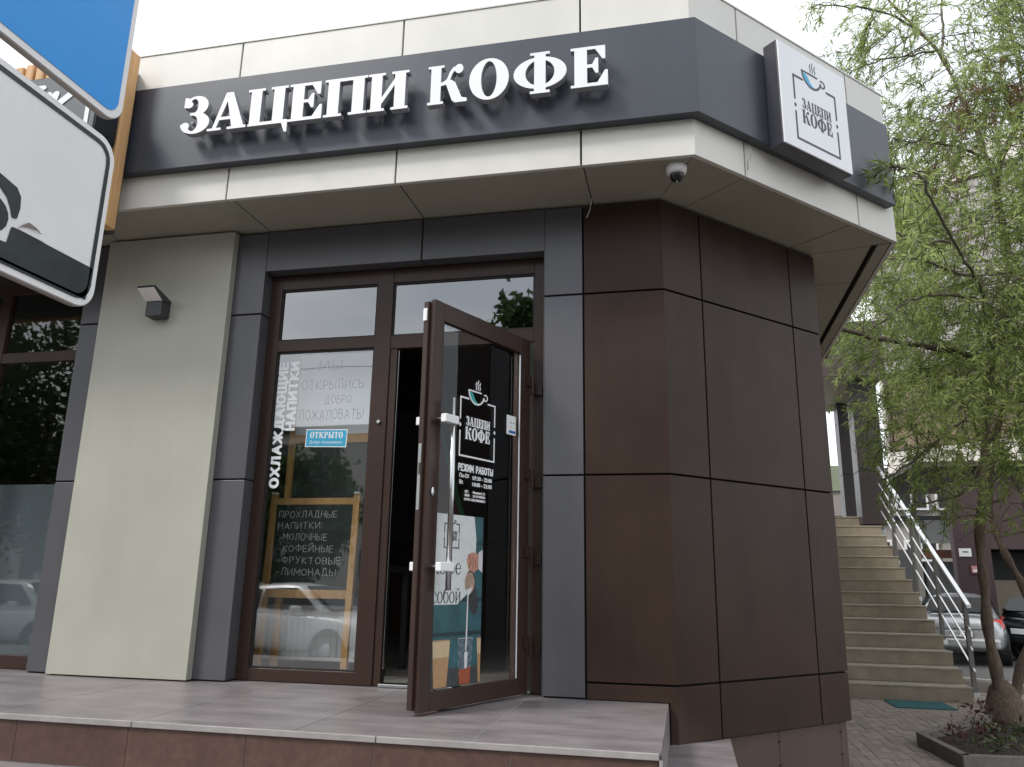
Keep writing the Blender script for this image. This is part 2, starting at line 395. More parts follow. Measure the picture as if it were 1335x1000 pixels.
# heavy serif capitals, cap height 1
def stem(x, w=.27, sv=.08, y0=0, y1=1, h=.065):
    return [('r', x, y0, x+w, y1), ('r', x-sv, y0, x+w+sv, y0+h), ('r', x-sv, y1-h, x+w+sv, y1)]
SERIF = {
 'Е': (.80, stem(.09, sv=.08)+[('r', .2, .925, .74, 1), ('r', .2, 0, .78, .085), ('p', [(.75, 1), (.75, .66), (.69, .66), (.54, .925), (.5, 1)]),
       ('p', [(.80, 0), (.80, .38), (.74, .38), (.58, .085), (.5, 0)]), ('r', .3, .47, .56, .55), ('p', [(.60, .32), (.60, .70), (.54, .70), (.47, .55), (.47, .47), (.54, .32)])]),
 'П': (1.02, stem(.08)+stem(.67)+[('r', .2, .915, .9, 1)]),
 'И': (1.02, stem(.08)+stem(.67)+[('p', [(.30, .10), (.30, .27), (.72, .90), (.72, .73)])]),
 'Ц': (1.04, stem(.08)+stem(.66)+[('r', .2, 0, .96, .085), ('p', [(.86, .085), (1.05, .085), (1.05, -.25), (.99, -.25), (.90, 0)])]),
 'А': (1.04, [('p', [(.42, 1.01), (.60, 1.01), (.95, .03), (.64, .03)]), ('p', [(.42, 1.01), (.50, .86), (.22, .03), (.12, .03)]), ('r', .22, .27, .74, .35),
       ('r', 0, 0, .36, .065), ('r', .52, 0, 1.05, .065)]),
 'З': (.76, [('e', .36, .745, .33, .275), ('-', 'e', .30, .745, .12, .205), ('-', 'r', -.1, .46, .30, .80), ('e', .37, .27, .39, .29), ('-', 'e', .31, .27, .135, .215),
       ('-', 'r', -.1, .26, .30, .545), ('r', .22, .49, .44, .56), ('e', .155, .80, .115, .095), ('r', .035, .72, .085, 1.0), ('p', [(.085, .9), (.085, 1.0), (.2, .95)]), ('e', .11, .21, .115, .10)]),
 'К': (1.04, stem(.08)+[('l', [(.33, .50), (.46, .52), (.56, .62), (.62, .78), (.70, .88), (.80, .90)], .085), ('e', .83, .865, .115, .12),
       ('p', [(.40, .57), (.62, .60), (.74, .52), (.92, .12), (1.06, .085), (1.06, 0), (.74, 0), (.66, .06), (.50, .47)])]),
 'О': (.94, [('e', .47, .5, .47, .53), ('-', 'e', .47, .5, .185, .455)]),
 'Ф': (1.26, [('e', .63, .5, .63, .40), ('-', 'e', .63, .5, .345, .325)]+stem(.495, sv=.10, y0=-.02, y1=1.02)),
 'С': (.86, [('e', .47, .5, .47, .53), ('-', 'e', .49, .5, .2, .455), ('-', 'r', .55, .3, 1.2, .68), ('r', .78, .66, .84, 1.0), ('l', [(.60, .06), (.78, .14), (.86, .30)], .06)]),
 'Б': (.84, stem(.09)+[('r', .2, .925, .74, 1), ('p', [(.76, 1), (.76, .68), (.71, .68), (.56, .925)]), ('e', .42, .29, .40, .29), ('-', 'e', .44, .29, .14, .22), ('-', 'r', -.2, 0.07, .09, .5)]),
 'Т': (.9, stem(.315)+[('r', .03, .925, .87, 1), ('p', [(0.02, 1), (0.0, .68), (.05, .68), (.2, .925)]), ('p', [(.88, 1), (.90, .68), (.85, .68), (.7, .925)])]),
 'Р': (.86, stem(.09)+[('e', .46, .72, .38, .28), ('-', 'e', .44, .72, .15, .205)]),
 'Ы': (1.2, stem(.08)+[('e', .42, .29, .38, .29), ('-', 'e', .42, .29, .13, .215)]+stem(.87)),
 'Й': (1.02, stem(.08)+stem(.67)+[('p', [(.30, .10), (.30, .27), (.72, .90), (.72, .73)]), ('l', [(.33, 1.22), (.40, 1.12), (.62, 1.12), (.69, 1.22)], .09)]),
}
SERIF.update({
 'е': (.80, [('e', .42, .5, .42, .53), ('-', 'e', .45, .5, .27, .455), ('r', .12, .49, .80, .56), ('-', 'r', .55, .20, 1.2, .49), ('l', [(.45, .01), (.66, .06), (.80, .22)], .07)]),
 'о': (.90, [('e', .45, .5, .45, .53), ('-', 'e', .45, .5, .28, .46)]),
 'с': (.78, [('e', .42, .5, .42, .53), ('-', 'e', .46, .5, .28, .46), ('-', 'r', .52, .22, 1.2, .74), ('e', .68, .74, .085, .085), ('l', [(.45, .01), (.64, .06), (.77, .2)], .07)]),
 'к': (.90, stem(.09, .16, .07)+[('l', [(.22, .5), (.38, .56), (.52, .84), (.68, .92)], .09), ('e', .74, .88, .085, .085), ('l', [(.36, .54), (.56, .42), (.68, .1), (.88, .05)], .13)]),
 'ф': (1.3, [('e', .65, .5, .62, .53), ('-', 'e', .65, .5, .45, .46), ('r', .57, -.45, .73, 1.32), ('r', .45, -.45, .85, -.38)]),
 'б': (.88, [('e', .44, .48, .44, .51), ('-', 'e', .44, .48, .27, .44), ('l', [(.05, .5), (.09, .9), (.25, 1.15), (.55, 1.22), (.78, 1.32)], .17)]),
 'й': (1.0, stem(.09, .16, .07)+stem(.70, .16, .07)+[('p', [(.2, .10), (.2, .24), (.75, .90), (.75, .76)]), ('l', [(.30, 1.30), (.38, 1.18), (.58, 1.18), (.66, 1.30)], .08)]),
})
def serif_letter(ch, thick):
    w, ops = SERIF[ch]
    return w, shape_mesh('S'+ch, ops, (-.12, -.5, w+.12, 1.42), 90, thick)

def arc(cx, cy, rx, ry, a0, a1, n=10):
    return [(cx+rx*math.cos(math.radians(a0+(a1-a0)*i/n)), cy+ry*math.sin(math.radians(a0+(a1-a0)*i/n))) for i in range(n+1)]
STK = {
 'А': (.66, [[(0, 0), (.33, 1), (.66, 0)], [(.12, .33), (.54, .33)]]),
 'Б': (.56, [[(.52, 1), (0, 1), (0, 0), (.3, 0)]+arc(.3, .28, .26, .28, -90, 90)+[(0, .56)]]),
 'В': (.56, [[(0, 0), (0, 1), (.3, 1)]+arc(.3, .77, .22, .23, 90, -90)+[(0, .54)], [(.3, .54)]+arc(.3, .27, .26, .27, 90, -90)+[(0, 0)]]),
 'Д': (.76, [[(.13, .02), (.24, .5), (.28, 1), (.62, 1), (.62, .02)], [(0, -.16), (0, .0), (.76, .0), (.76, -.16)]]),
 'Е': (.5, [[(.5, 1), (0, 1), (0, 0), (.5, 0)], [(0, .52), (.42, .52)]]),
 'Ж': (.9, [[(.45, 0), (.45, 1)], [(0, 1), (.40, .5), (0, 0)], [(.9, 1), (.50, .5), (.9, 0)]]),
 'И': (.6, [[(0, 1), (0, 0), (.6, 1), (.6, 0)]]),
 'Й': (.6, [[(0, 1), (0, 0), (.6, 1), (.6, 0)], arc(.3, 1.25, .16, .14, 180, 360, 6)]),
 'К': (.58, [[(0, 0), (0, 1)], [(.56, 1), (.04, .5), (.58, 0)]]),
 'Л': (.66, [[(0, 0), (.10, .08), (.17, .5), (.19, 1), (.62, 1), (.62, 0)]]),
 'М': (.8, [[(0, 0), (.05, 1), (.4, .28), (.75, 1), (.8, 0)]]),
 'Н': (.58, [[(0, 0), (0, 1)], [(.58, 0), (.58, 1)], [(0, .52), (.58, .52)]]),
 'О': (.66, [arc(.33, .5, .33, .5, 0, 360, 22)]),
 'П': (.58, [[(0, 0), (0, 1), (.58, 1), (.58, 0)]]),
 'Р': (.54, [[(0, 0), (0, 1), (.26, 1)]+arc(.27, .73, .25, .27, 90, -90)+[(0, .46)]]),
 'С': (.6, [arc(.33, .5, .33, .5, 50, 310, 16)]),
 'Т': (.62, [[(0, 1), (.62, 1)], [(.31, 1), (.31, 0)]]),
 'У': (.6, [[(0, 1), (.31, .38)], [(.6, 1), (.26, .1), (.05, 0)]]),
 'Ф': (.8, [arc(.4, .52, .4, .32, 0, 360, 22), [(.4, 0), (.4, 1.02)]]),
 'Х': (.62, [[(0, 0), (.6, 1)], [(.02, 1), (.62, 0)]]),
 'Ч': (.54, [[(0, 1), (.02, .58), (.15, .45), (.54, .45)], [(.54, 1), (.54, 0)]]),
 'Щ': (.95, [[(0, 1), (0, 0), (.86, 0), (.86, 1)], [(.43, 1), (.43, 0)], [(.86, 0), (.98, 0), (.98, -.2)]]),
 'Ы': (.78, [[(0, 1), (0, 0), (.26, 0)]+arc(.26, .27, .22, .27, -90, 90)+[(0, .54)], [(.78, 0), (.78, 1)]]),
 'Ь': (.5, [[(0, 1), (0, 0), (.26, 0)]+arc(.26, .27, .24, .27, -90, 90)+[(0, .54)]]),
 'Ю': (.95, [[(0, 0), (0, 1)], [(0, .5), (.32, .5)], arc(.63, .5, .31, .5, 0, 360, 20)]),
 '-': (.32, [[(0, .42), (.32, .42)]]),
 ':': (.1, [[(.05, .25), (.05, .3)], [(.05, .75), (.05, .8)]]),
 '!': (.12, [[(.10, 1), (.06, .32)], [(.05, .02), (.05, .06)]]),
 ' ': (.35, []),
}
def stroke_letter(ch, w, thick, sq=False):
    wd, st = STK[ch]
    ops = [('s' if sq else 'l', p, w) for p in st]
    if not ops: return wd, None
    if sq:  # thick sans: clean top and bottom edges
        ops += [('-', 'r', -1, 1+w/2, 3, 3), ('-', 'r', -1, -3, 3, -w/2-(.0 if ch not in 'ДЩ' else .22))]
        if ch in 'АМИЖКХ': pass
    return wd, shape_mesh('K%s%.3f%d' % (ch, w, sq), ops, (-.3, -.45, wd+.3, 1.55), 60 if not sq else 80, thick)
def text_line(name, txt, m, parent, o, ex, ey, h, width=None, w=.13, thick=.0015, gap=.22, sq=False, wob=0, serif=False, xs=None, label=None):
    """one line of lettering as one mesh"""
    adv = 0; items = []
    for ch in txt:
        if serif:
            wd, g = serif_letter(ch, thick) if ch != ' ' else (.4, None)
        else: wd, g = stroke_letter(ch, w, thick, sq)
        items.append((adv, g)); adv += wd+gap
    adv -= gap
    sx = width/adv if width else h
    mb = MB(); o = np.array(o, float)
    for a, g in items:
        if g is None: continue
        V, F = g; V = V.copy()
        if wob:
            an = random.uniform(-1, 1)*wob; c, s = math.cos(an), math.sin(an); k = 1+random.uniform(-1, 1)*wob
            x = V[:, 0]*c-V[:, 1]*s; y = (V[:, 0]*s+V[:, 1]*c)*k+random.uniform(-1, 1)*wob*.7
            V[:, 0] = x; V[:, 1] = y
        V[:, 0] += a
        mb.add(place(V, o, ex, ey, sx, h), F)
    return mb.ob(name, m, parent, label=label)
def shape_ob(name, key, ops, bb, res, thick, m, parent, o, ex, ey, sx, sy=None, shear=0, **k):
    V, F = shape_mesh(key, ops, bb, res, thick)
    return mobj(name, place(V, o, ex, ey, sx, sy, shear), F, m, parent, **k)
def font_line(name, txt, m, parent, o, ex, ey, h, width=None, bold=0):
    cu = bpy.data.curves.new('t', 'FONT'); cu.body = txt; cu.size = 1; cu.offset = bold; cu.extrude = .0005; cu.resolution_u = 3
    ob = bpy.data.objects.new('t', cu); COL.objects.link(ob)
    dg = bpy.context.evaluated_depsgraph_get(); me = bpy.data.meshes.new_from_object(ob.evaluated_get(dg))
    bpy.data.objects.remove(ob)
    n = len(me.vertices); co = np.empty(n*3); me.vertices.foreach_get('co', co); co = co.reshape(-1, 3)
    F = [tuple(p.vertices) for p in me.polygons]
    co[:, 0] -= co[:, 0].min(); sy = h/.70; sx = width/(co[:, 0].max()) if width else sy
    return mobj(name, place(co, o, ex, ey, sx, sy), F, m, parent)

# ------------------------------------------------------------------ building frames
PHI = .8048
W0 = np.array([-.0722, 0.]); dB = np.array([math.cos(PHI), math.sin(PHI)]); nB = np.array([math.sin(PHI), -math.cos(PHI)])
W1 = W0+dB*1.5525
OV = .4918
F0 = np.array([W0[0]+OV*math.tan(PHI/2), -OV]); F1 = F0+dB*2.035
XEND = F1[0]
ZS = 3.010; ZT = 4.190
J1, J2, J3 = 2.394, 1.2516, .0916
def off_path(path, d):
    """offset open polyline outwards (to the right of travel) by d"""
    P = [np.array(p, float) for p in path]; o = []
    for i, p in enumerate(P):
        ds = []
        if i > 0: e = P[i]-P[i-1]; ds.append(e/np.hypot(*e))
        if i < len(P)-1: e = P[i+1]-P[i]; ds.append(e/np.hypot(*e))
        ns = [np.array([e[1], -e[0]]) for e in ds]
        if len(ns) == 1: o.append(p+ns[0]*d)
        else:
            b = ns[0]+ns[1]; b /= np.hypot(*b); o.append(p+b*d/(b@ns[0]))
    return o
def wrap(name, m, parent, path, z0, z1, d0, d1, **k):
    a = off_path(path, d0); b = off_path(path, d1)
    pts = [tuple(p) for p in b]+[tuple(p) for p in a[::-1]]
    mb = MB(); n = len(pts); h = n//2
    V = [(x, y, z0) for x, y in pts]+[(x, y, z1) for x, y in pts]
    F = [(i, (i+1) % n, n+(i+1) % n, n+i) for i in range(n)]
    for i in range(h-1):
        F.append((i+1, i, n-1-i, n-2-i)); F.append((n+i, n+i+1, 2*n-2-i, 2*n-1-i))
    mb.add(V, F)
    k.setdefault('bevel', .002)
    return mb.ob(name, m, parent, **k)
def shrink(poly, d):
    P = [np.array(p, float) for p in poly]; n = len(P)
    A = sum(P[i][0]*P[(i+1) % n][1]-P[(i+1) % n][0]*P[i][1] for i in range(n))
    if A < 0: P = P[::-1]
    out_ = []
    for i in range(n):
        e1 = P[i]-P[i-1]; e2 = P[(i+1) % n]-P[i]; e1 = e1/np.hypot(*e1); e2 = e2/np.hypot(*e2)
        n1 = np.array([-e1[1], e1[0]]); n2 = np.array([-e2[1], e2[0]]); b = n1+n2; b /= np.hypot(*b)
        out_.append(tuple(P[i]+b*d/(b@n1)))
    return out_

G = .006  # half joint
bld = thing('shop_building', 'corner coffee shop with ivory fascia, grey and brown panels and a cut-off corner', 'building', (-1, 3, -.92))

# cores (dark backing walls behind the panels, roof slab)
TH = .035
def Bp(s, d=0): return W0+dB*s+nB*d
corner_path = [(-.8174, 0), tuple(W0), tuple(W1), (W1[0], 12.0)]
zb0 = -.20
wrap('backing_wall', m_core, bld, corner_path, -.92, 3.03, -.28, -TH-.002, bevel=0)
wrap('joint_backing', m_gap, bld, [(-.812, 0), tuple(W0), tuple(W1), (W1[0], 12.0)], zb0, 3.0, -TH-.0015, -.026, bevel=0)
box('backing_wall', m_core, bld, -4.24, -2.815, .03, .28, -.2, 3.03)
box('joint_backing', m_gap, bld, -4.245, -2.81, .012, .029, .0, 3.0)
box('backing_wall', m_core, bld, -2.815, -.8174, .14, .28, 2.72, 3.03)
box('joint_backing', m_gap, bld, -2.80, -.82, .012, .139, 2.72, 3.0)
box('backing_wall', m_core, bld, -10, -4.24, .16, .28, 2.80, 3.03)
MB().prism([(-10, -.42), (F0[0]-.03, -.42), (F1[0]-.06, F1[1]+.02), (F1[0]-.06, 12), (-10, 12)], 3.04, 4.15).ob('roof_slab', m_core, bld)

# --- wall cladding panels
zr = [(0.004, J2), (J2, J1), (J1, 3.0)]
x1, x2, s1, s2, s3 = -.8174, -.5705, .3392, 1.2496, 1.5525
for z0, z1 in zr:   # grey strip right of the door
    box('grey_panel', m_grey, bld, x1+.001, x2-G, -.0, TH-.01, z0+G, z1-G, bevel=.002)
    box('grey_reveal_panel', m_grey, bld, x1-.004, x1, -.0, .105, z0+G, z1-G if z1 < 2.9 else 2.70)
zb = -.203
for z0, z1 in [(zb, J3), (J3, J2), (J2, J1), (J1, 3.0)]:
    if z0 == zb:
        wrap('brown_panel', m_brown, bld, [(x2+G, 0), tuple(W0)], .004, z1-G, -TH+.01, 0)
        wrap('brown_panel', m_brown, bld, [tuple(W0+np.array([-.04, 0])), tuple(W0), tuple(Bp(s1-G))], z0, z1-G-.0, -TH+.012, .0015)
    else:
        wrap('brown_panel', m_brown, bld, [(x2+G, 0), tuple(W0), tuple(Bp(s1-G))], z0+G, z1-G, -TH+.01, 0)
    wrap('brown_panel', m_brown, bld, [tuple(Bp(s1+G)), tuple(Bp(s2-G))], z0+(G if z0 != zb else 0), z1-G, -TH+.01, 0)
    wrap('brown_panel', m_brown, bld, [tuple(Bp(s2+G)), tuple(W1), (W1[0], W1[1]+.4)], z0+(G if z0 != zb else 0), z1-G, -TH+.01, 0)
    for k in range(4):
        y0 = W1[1]+.4+k*1.15
        wrap('brown_panel', m_brown, bld, [(W1[0], y0+2*G), (W1[0], y0+1.15)], z0+(G if z0 != zb else 0), z1-G, -TH+.01, 0)
# plinth tiles below the panels
pj = [.02, .42, .86, 1.465]
zz = [-.925, -.56, zb-.008]
for a in range(len(pj)-1):
    for b in range(2):
        wrap('plinth_tile', m_plinth, bld, [tuple(Bp(pj[a]+.0015, -.03)), tuple(Bp(pj[a+1]-.0015, -.03))], zz[b]+.0015, zz[b+1]-.0015, -.012, 0, bevel=.001)
for b in range(2):
    P1 = W1-np.array([.03, 0])-dB*.0
    wrap('plinth_tile', m_plinth, bld, [tuple(Bp(1.4665, -.03)), tuple(Bp(1.5525-.018, -.03)), (W1[0]-.03, W1[1]+.5)], zz[b]+.0015, zz[b+1]-.0015, -.012, 0, bevel=.001)
    wrap('plinth_tile', m_plinth, bld, [(W1[0]-.03, W1[1]+.503), (W1[0]-.03, 12)], zz[b]+.0015, zz[b+1]-.0015, -.012, 0, bevel=.001)
clips = MB()
for s in pj[1:]:
    for z in (-.27, -.40, -.75):
        clips.box(s-.012, s+.012, -.0285, -.0265, z-.004, z+.004, lambda x, y, z_: (*(Bp(x, y)), z_))
clips.ob('plinth_clips', m_gap, bld)
# header panels over the door (z 2.706..3.0), return underneath
for a, b in ((-2.803, -1.655), (-1.655, x1)):
    box('grey_header_panel', m_grey, bld, a+G*.7, b-(G if b < -1 else .001), 0, .028, 2.706, 3.0, bevel=.002)
    box('grey_header_return', m_grey, bld, a+G*.7, b-G*.7, .0285, .105, 2.706, 2.716)
# left grey strips
for z0, z1 in zr:
    box('grey_panel', m_grey, bld, -3.04, -2.803, 0, .028, z0+G, z1-G, bevel=.002)
    box('grey_reveal_panel', m_grey, bld, -2.811, -2.8032, .0283, .115, z0+G, min(z1-G, 2.70))
    box('grey_panel', m_grey, bld, -4.254, -4.03, 0, .028, z0+G, z1-G, bevel=.002)
    box('grey_reveal_panel', m_grey, bld, -4.2538, -4.246, .0283, .12, z0+G, z1-G)
# olive-beige pilaster
box('beige_pilaster_panel', m_beige, bld, -4.05, -3.032, -.06, -.001, .008, 2.999, bevel=.003)

# --- fascia cassettes
FX = [-10, -8.665, -7.5, -6.335, -5.17, -4.005, -2.84, -1.675, -.517]
for a, b in zip(FX[:-1], FX[1:]):
    wrap('fascia_panel', m_fascia, bld, [(a+G, -OV), (b-G, -OV)], ZS, ZT, -.03, 0)
wrap('fascia_panel', m_fascia, bld, [(FX[-1]+G, -OV), tuple(F0), tuple(F0+dB*(.43-G))], ZS, ZT, -.03, 0)
wrap('fascia_panel', m_fascia, bld, [tuple(F0+dB*(.43+G)), tuple(F0+dB*(1.585-G))], ZS, ZT, -.03, 0)
wrap('fascia_panel', m_fascia, bld, [tuple(F0+dB*(1.585+G)), tuple(F1), (XEND, F1[1]+.75)], ZS, ZT, -.03, 0)
for k in range(4):
    y0 = F1[1]+.75+k*1.16
    wrap('fascia_panel', m_fascia, bld, [(XEND, y0+2*G), (XEND, y0+1.16)], ZS, ZT, -.03, 0)
fpath = [(-10, -OV), tuple(F0), tuple(F1), (XEND, 6.4)]
wrap('fascia_backing', m_gap, bld, fpath, ZS+.035, ZT-.01, -.045, -.032, bevel=0)
wrap('roof_edge_cap', m_fascia, bld, fpath, ZT+.001, ZT+.012, -.16, .006, bevel=0)

# --- soffit panels
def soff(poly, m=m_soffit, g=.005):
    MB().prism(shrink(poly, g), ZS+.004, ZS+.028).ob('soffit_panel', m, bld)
ys_in = -.002
yo = -OV+.031
SX = [-10, -8.665, -7.5, -6.335, -5.17, -3.98, -2.80, -1.655, -.505]
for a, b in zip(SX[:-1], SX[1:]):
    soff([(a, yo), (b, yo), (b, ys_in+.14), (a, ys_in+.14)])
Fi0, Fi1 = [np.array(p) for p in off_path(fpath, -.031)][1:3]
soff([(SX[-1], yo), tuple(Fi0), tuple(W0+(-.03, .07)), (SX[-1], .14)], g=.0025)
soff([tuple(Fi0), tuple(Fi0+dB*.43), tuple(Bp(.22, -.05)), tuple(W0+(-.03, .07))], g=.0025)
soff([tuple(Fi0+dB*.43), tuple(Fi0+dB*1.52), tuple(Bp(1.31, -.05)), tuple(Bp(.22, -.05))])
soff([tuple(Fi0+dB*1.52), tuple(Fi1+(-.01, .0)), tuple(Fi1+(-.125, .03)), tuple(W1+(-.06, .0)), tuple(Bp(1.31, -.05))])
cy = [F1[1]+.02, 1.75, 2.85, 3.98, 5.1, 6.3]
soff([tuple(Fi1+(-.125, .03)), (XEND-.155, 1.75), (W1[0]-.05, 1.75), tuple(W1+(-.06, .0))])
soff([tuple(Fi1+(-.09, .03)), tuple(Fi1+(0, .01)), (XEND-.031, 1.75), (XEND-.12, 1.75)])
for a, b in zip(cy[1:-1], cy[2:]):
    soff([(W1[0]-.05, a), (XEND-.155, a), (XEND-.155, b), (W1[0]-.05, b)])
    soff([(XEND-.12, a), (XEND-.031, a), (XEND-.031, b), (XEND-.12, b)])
MB().prism([(-10, yo), (Fi0[0], yo), tuple(Fi1), (Fi1[0], 6.3), (W1[0]-.2, 6.3), (W1[0]-.2, .3), (-10, .3)], ZS+.0285, ZS+.034).ob('soffit_backing', m_gap, bld)

# --- interior room
room = MB()
RP = [(-10, .285), (-.2, .285), (.72, 1.25), (.72, 5.9), (-10, 5.9)]
room.prism(RP, -.02, -.004)
room.ob('interior_floor', m_roomf, bld)
MB().box(-10, .7, 5.9, 6.0, 0, 3.0).ob('interior_wall', m_room, bld)
MB().box(-10.1, -10, .2, 6, 0, 3.0).ob('interior_wall', m_room, bld)
MB().prism(RP, 2.985, 3.0).ob('interior_ceiling', m_room, bld)
MB().box(-4.1, -4.0, .285, 3.2, 0, 3.0).ob('interior_wall', m_room, bld)

# --- window and door unit (front face y = .11)
yf, yb = .108, .165
win = mobj('shop_window', *(lambda b: (b.V, b.F))(MB().box(-2.803, -2.718, yf, yb, 0.004, 2.704).box(-2.00, -1.885, yf-.004, yb, .004, 2.704)
        .box(-2.718, -2.00, yf, yb, 2.60, 2.704).box(-2.718, -2.00, yf, yb, 2.145, 2.225).box(-2.718, -2.00, yf, yb, .004, .078)), m_frame, bld, bevel=.003)
win['label'] = 'brown framed fixed window with transom left of the door'
gk = MB()
for z0, z1 in ((.078, 2.145), (2.225, 2.60)):
    gk.box(-2.718, -2.708, .118, .15, z0, z1).box(-2.01, -2.00, .118, .15, z0, z1).box(-2.708, -2.01, .118, .15, z0, z0+.01).box(-2.708, -2.01, .118, .15, z1-.01, z1)
gk.ob('gasket', m_framed, win)
box('pane', m_glassL, win, -2.708, -2.01, .130, .136, .088, 2.135)
box('pane', m_glassU, win, -2.708, -2.01, .130, .136, 2.235, 2.59)
MB().lathe([(.0, .0), (.013, .002), (.016, .008), (.012, .014), (.0, .016)], 14, lambda x, y, z: (-1.935+x, yf-.004-z, 1.63+y)).ob('round_stud', m_steel, win, smooth=True)
dfr = mobj('door_frame', *(lambda b: (b.V, b.F))(MB().box(-1.885, -1.835, yf+.006, yb, .004, 2.13).box(-.905, -.822, yf, yb, .004, 2.704)
        .box(-1.885, -.905, yf, yb, 2.60, 2.704).box(-1.885, -.905, yf, yb, 2.13, 2.222)), m_frame, bld, bevel=.003)
gk = MB().box(-1.885, -1.875, .118, .15, 2.222, 2.60).box(-.915, -.905, .118, .15, 2.222, 2.60).box(-1.875, -.915, .118, .15, 2.222, 2.232).box(-1.875, -.915, .118, .15, 2.59, 2.60)
gk.box(-1.835, -1.829, .14, .162, .02, 2.13).box(-.94, -.906, .115, .162, .02, 2.13)
gk.ob('gasket', m_framed, dfr)
box('transom_pane', m_glassU, dfr, -1.875, -.915, .130, .136, 2.232, 2.59)
box('threshold', m_steel, dfr, -1.835, -.905, .08, .165, .004, .022, bevel=.003)
box('steel_strike_strip', m_steel, dfr, -1.8288, -1.8268, .13, .16, .1, 2.12)
# left shop front
ws = MB().box(-4.335, -4.254, .118, .17, .004, 2.80)
ws.box(-10, -4.335, .118, .17, 2.72, 2.80).box(-10, -4.335, .118, .17, 2.165, 2.245).box(-10, -4.335, .118, .17, .004, .09)
for x in (-5.06, -6.4, -7.8, -9.2): ws.box(x-.045, x+.045, .114, .17, .09, 2.72)
w2 = ws.ob('shop_window', m_frame, bld, bevel=.003); w2['label'] = 'large dark shop window left of the beige pilaster'
for a, b in ((-5.015, -4.335), (-6.355, -5.105), (-7.755, -6.445), (-9.155, -7.845)):
    box('pane', m_glassF, w2, a, b, .14, .146, .09, 2.165); box('pane', m_glassF, w2, a, b, .14, .146, 2.245, 2.72)
box('grey_window_film', mat('grey_blue_film', (.175, .19, .205), .5), w2, -9.2, -4.34, .30, .31, .02, 1.27)

# ------------------------------------------------------------------ open door
gx, gy = -1.2743, -.8068
ang = math.radians(66.7); dl = np.array([math.cos(ang), math.sin(ang)]); nl = np.array([math.sin(ang), -math.cos(ang)])
def L(u, d, z): p = np.array([gx, gy])+dl*u+nl*d; return (p[0], p[1], z)      # d>0 towards the outer face
EX = (dl[0], dl[1], 0); EY = (0, 0, 1)
LW, LZ0, LZ1 = .915, .014, 2.112
door = MB()
door.box(0, .082, -.03, 0, LZ0, LZ1, L).box(LW-.105, LW, -.03, 0, LZ0, LZ1, L).box(.082, LW-.105, -.03, 0, LZ1-.105, LZ1, L).box(.082, LW-.105, -.03, 0, LZ0, LZ0+.090, L)
dr = door.ob('glass_door', m_frame, bld, bevel=.003); dr['label'] = 'open brown framed glass door with steel pull bars'
rb = MB()
rb.box(-.018, .07, -.062, -.0305, LZ0+.012, LZ1-.012, L).box(LW-.09, LW-.01, -.062, -.0305, LZ0+.012, LZ1-.012, L).box(.07, LW-.09, -.062, -.0305, LZ1-.09, LZ1-.012, L).box(.07, LW-.09, -.062, -.0305, LZ0+.012, LZ0+.08, L)
rb.ob('door_inner_rebate', m_frame, dr, bevel=.002)
box('door_pane', m_glassD, dr, .084, LW-.107, -.034, -.028, LZ0+.092, LZ1-.107, L)
box('glazing_bead', m_steelw, dr, LW-.1085, LW-.1055, -.006, .0015, LZ0+.092, LZ1-.12, L)
box('gasket', m_framed, dr, .0825, .0875, -.027, -.004, LZ0+.092, LZ1-.107, L)
# lock plate on the free edge and cylinder
box('lock_plate', m_steel, dr, -.0200, -.018, -.056, -.037, .98, 1.32, L)
box('lock_bolt', m_dsteel, dr, -.026, -.0201, -.052, -.042, 1.16, 1.22, L)
box('latch_plate', m_whitepaint, dr, -.026, -.0181, -.060, -.036, 1.99, 2.06, L)
MB().lathe([(0, 0), (.013, 0), (.013, .008), (.006, .010), (0, .010)], 12, lambda x, y, z: L(.035+x, z, 1.075+y*1.8)).ob('lock_cylinder', m_steel, dr)
for dd, sgn in ((.062, 1), (-.115, -1)):
    h = MB().tube([L(.115, dd, .585), L(.115, dd, 1.575)], .0155, 16)
    hb = h.ob('pull_handle', m_steel, dr, smooth=True)
    for z in (.70, 1.455):
        if sgn > 0: MB().box(.030, .137, .045, .082, z-.022, z+.022, L).ob('handle_bracket', m_whitepaint, hb if False else dr, bevel=.004)
        else: MB().box(.030, .130, -.130, -.098, z-.022, z+.022, L).ob('handle_bracket', m_whitepaint, dr, bevel=.004)
        s = MB()
        if sgn > 0: s.tube([L(.05, .0, z), L(.05, .046, z)], .012, 10)
        else: s.tube([L(.05, -.062, z), L(.05, -.1, z)], .012, 10)
        s.ob('handle_standoff', m_steel, dr)
for z in (.27, .78, 1.24, 1.82):
    p = L(LW+.012, .012, z)
    hg = MB(); hg.tube([(p[0], p[1], z-.055), (p[0], p[1], z+.055)], .012, 10)
    hg.box(LW-.05, LW+.005, .001, .012, z-.01, z+.05, L)
    hg.box(-.90, -.845, .085, .1075, z-.05, z+.01)
    hg.ob('hinge', m_frame, dr)

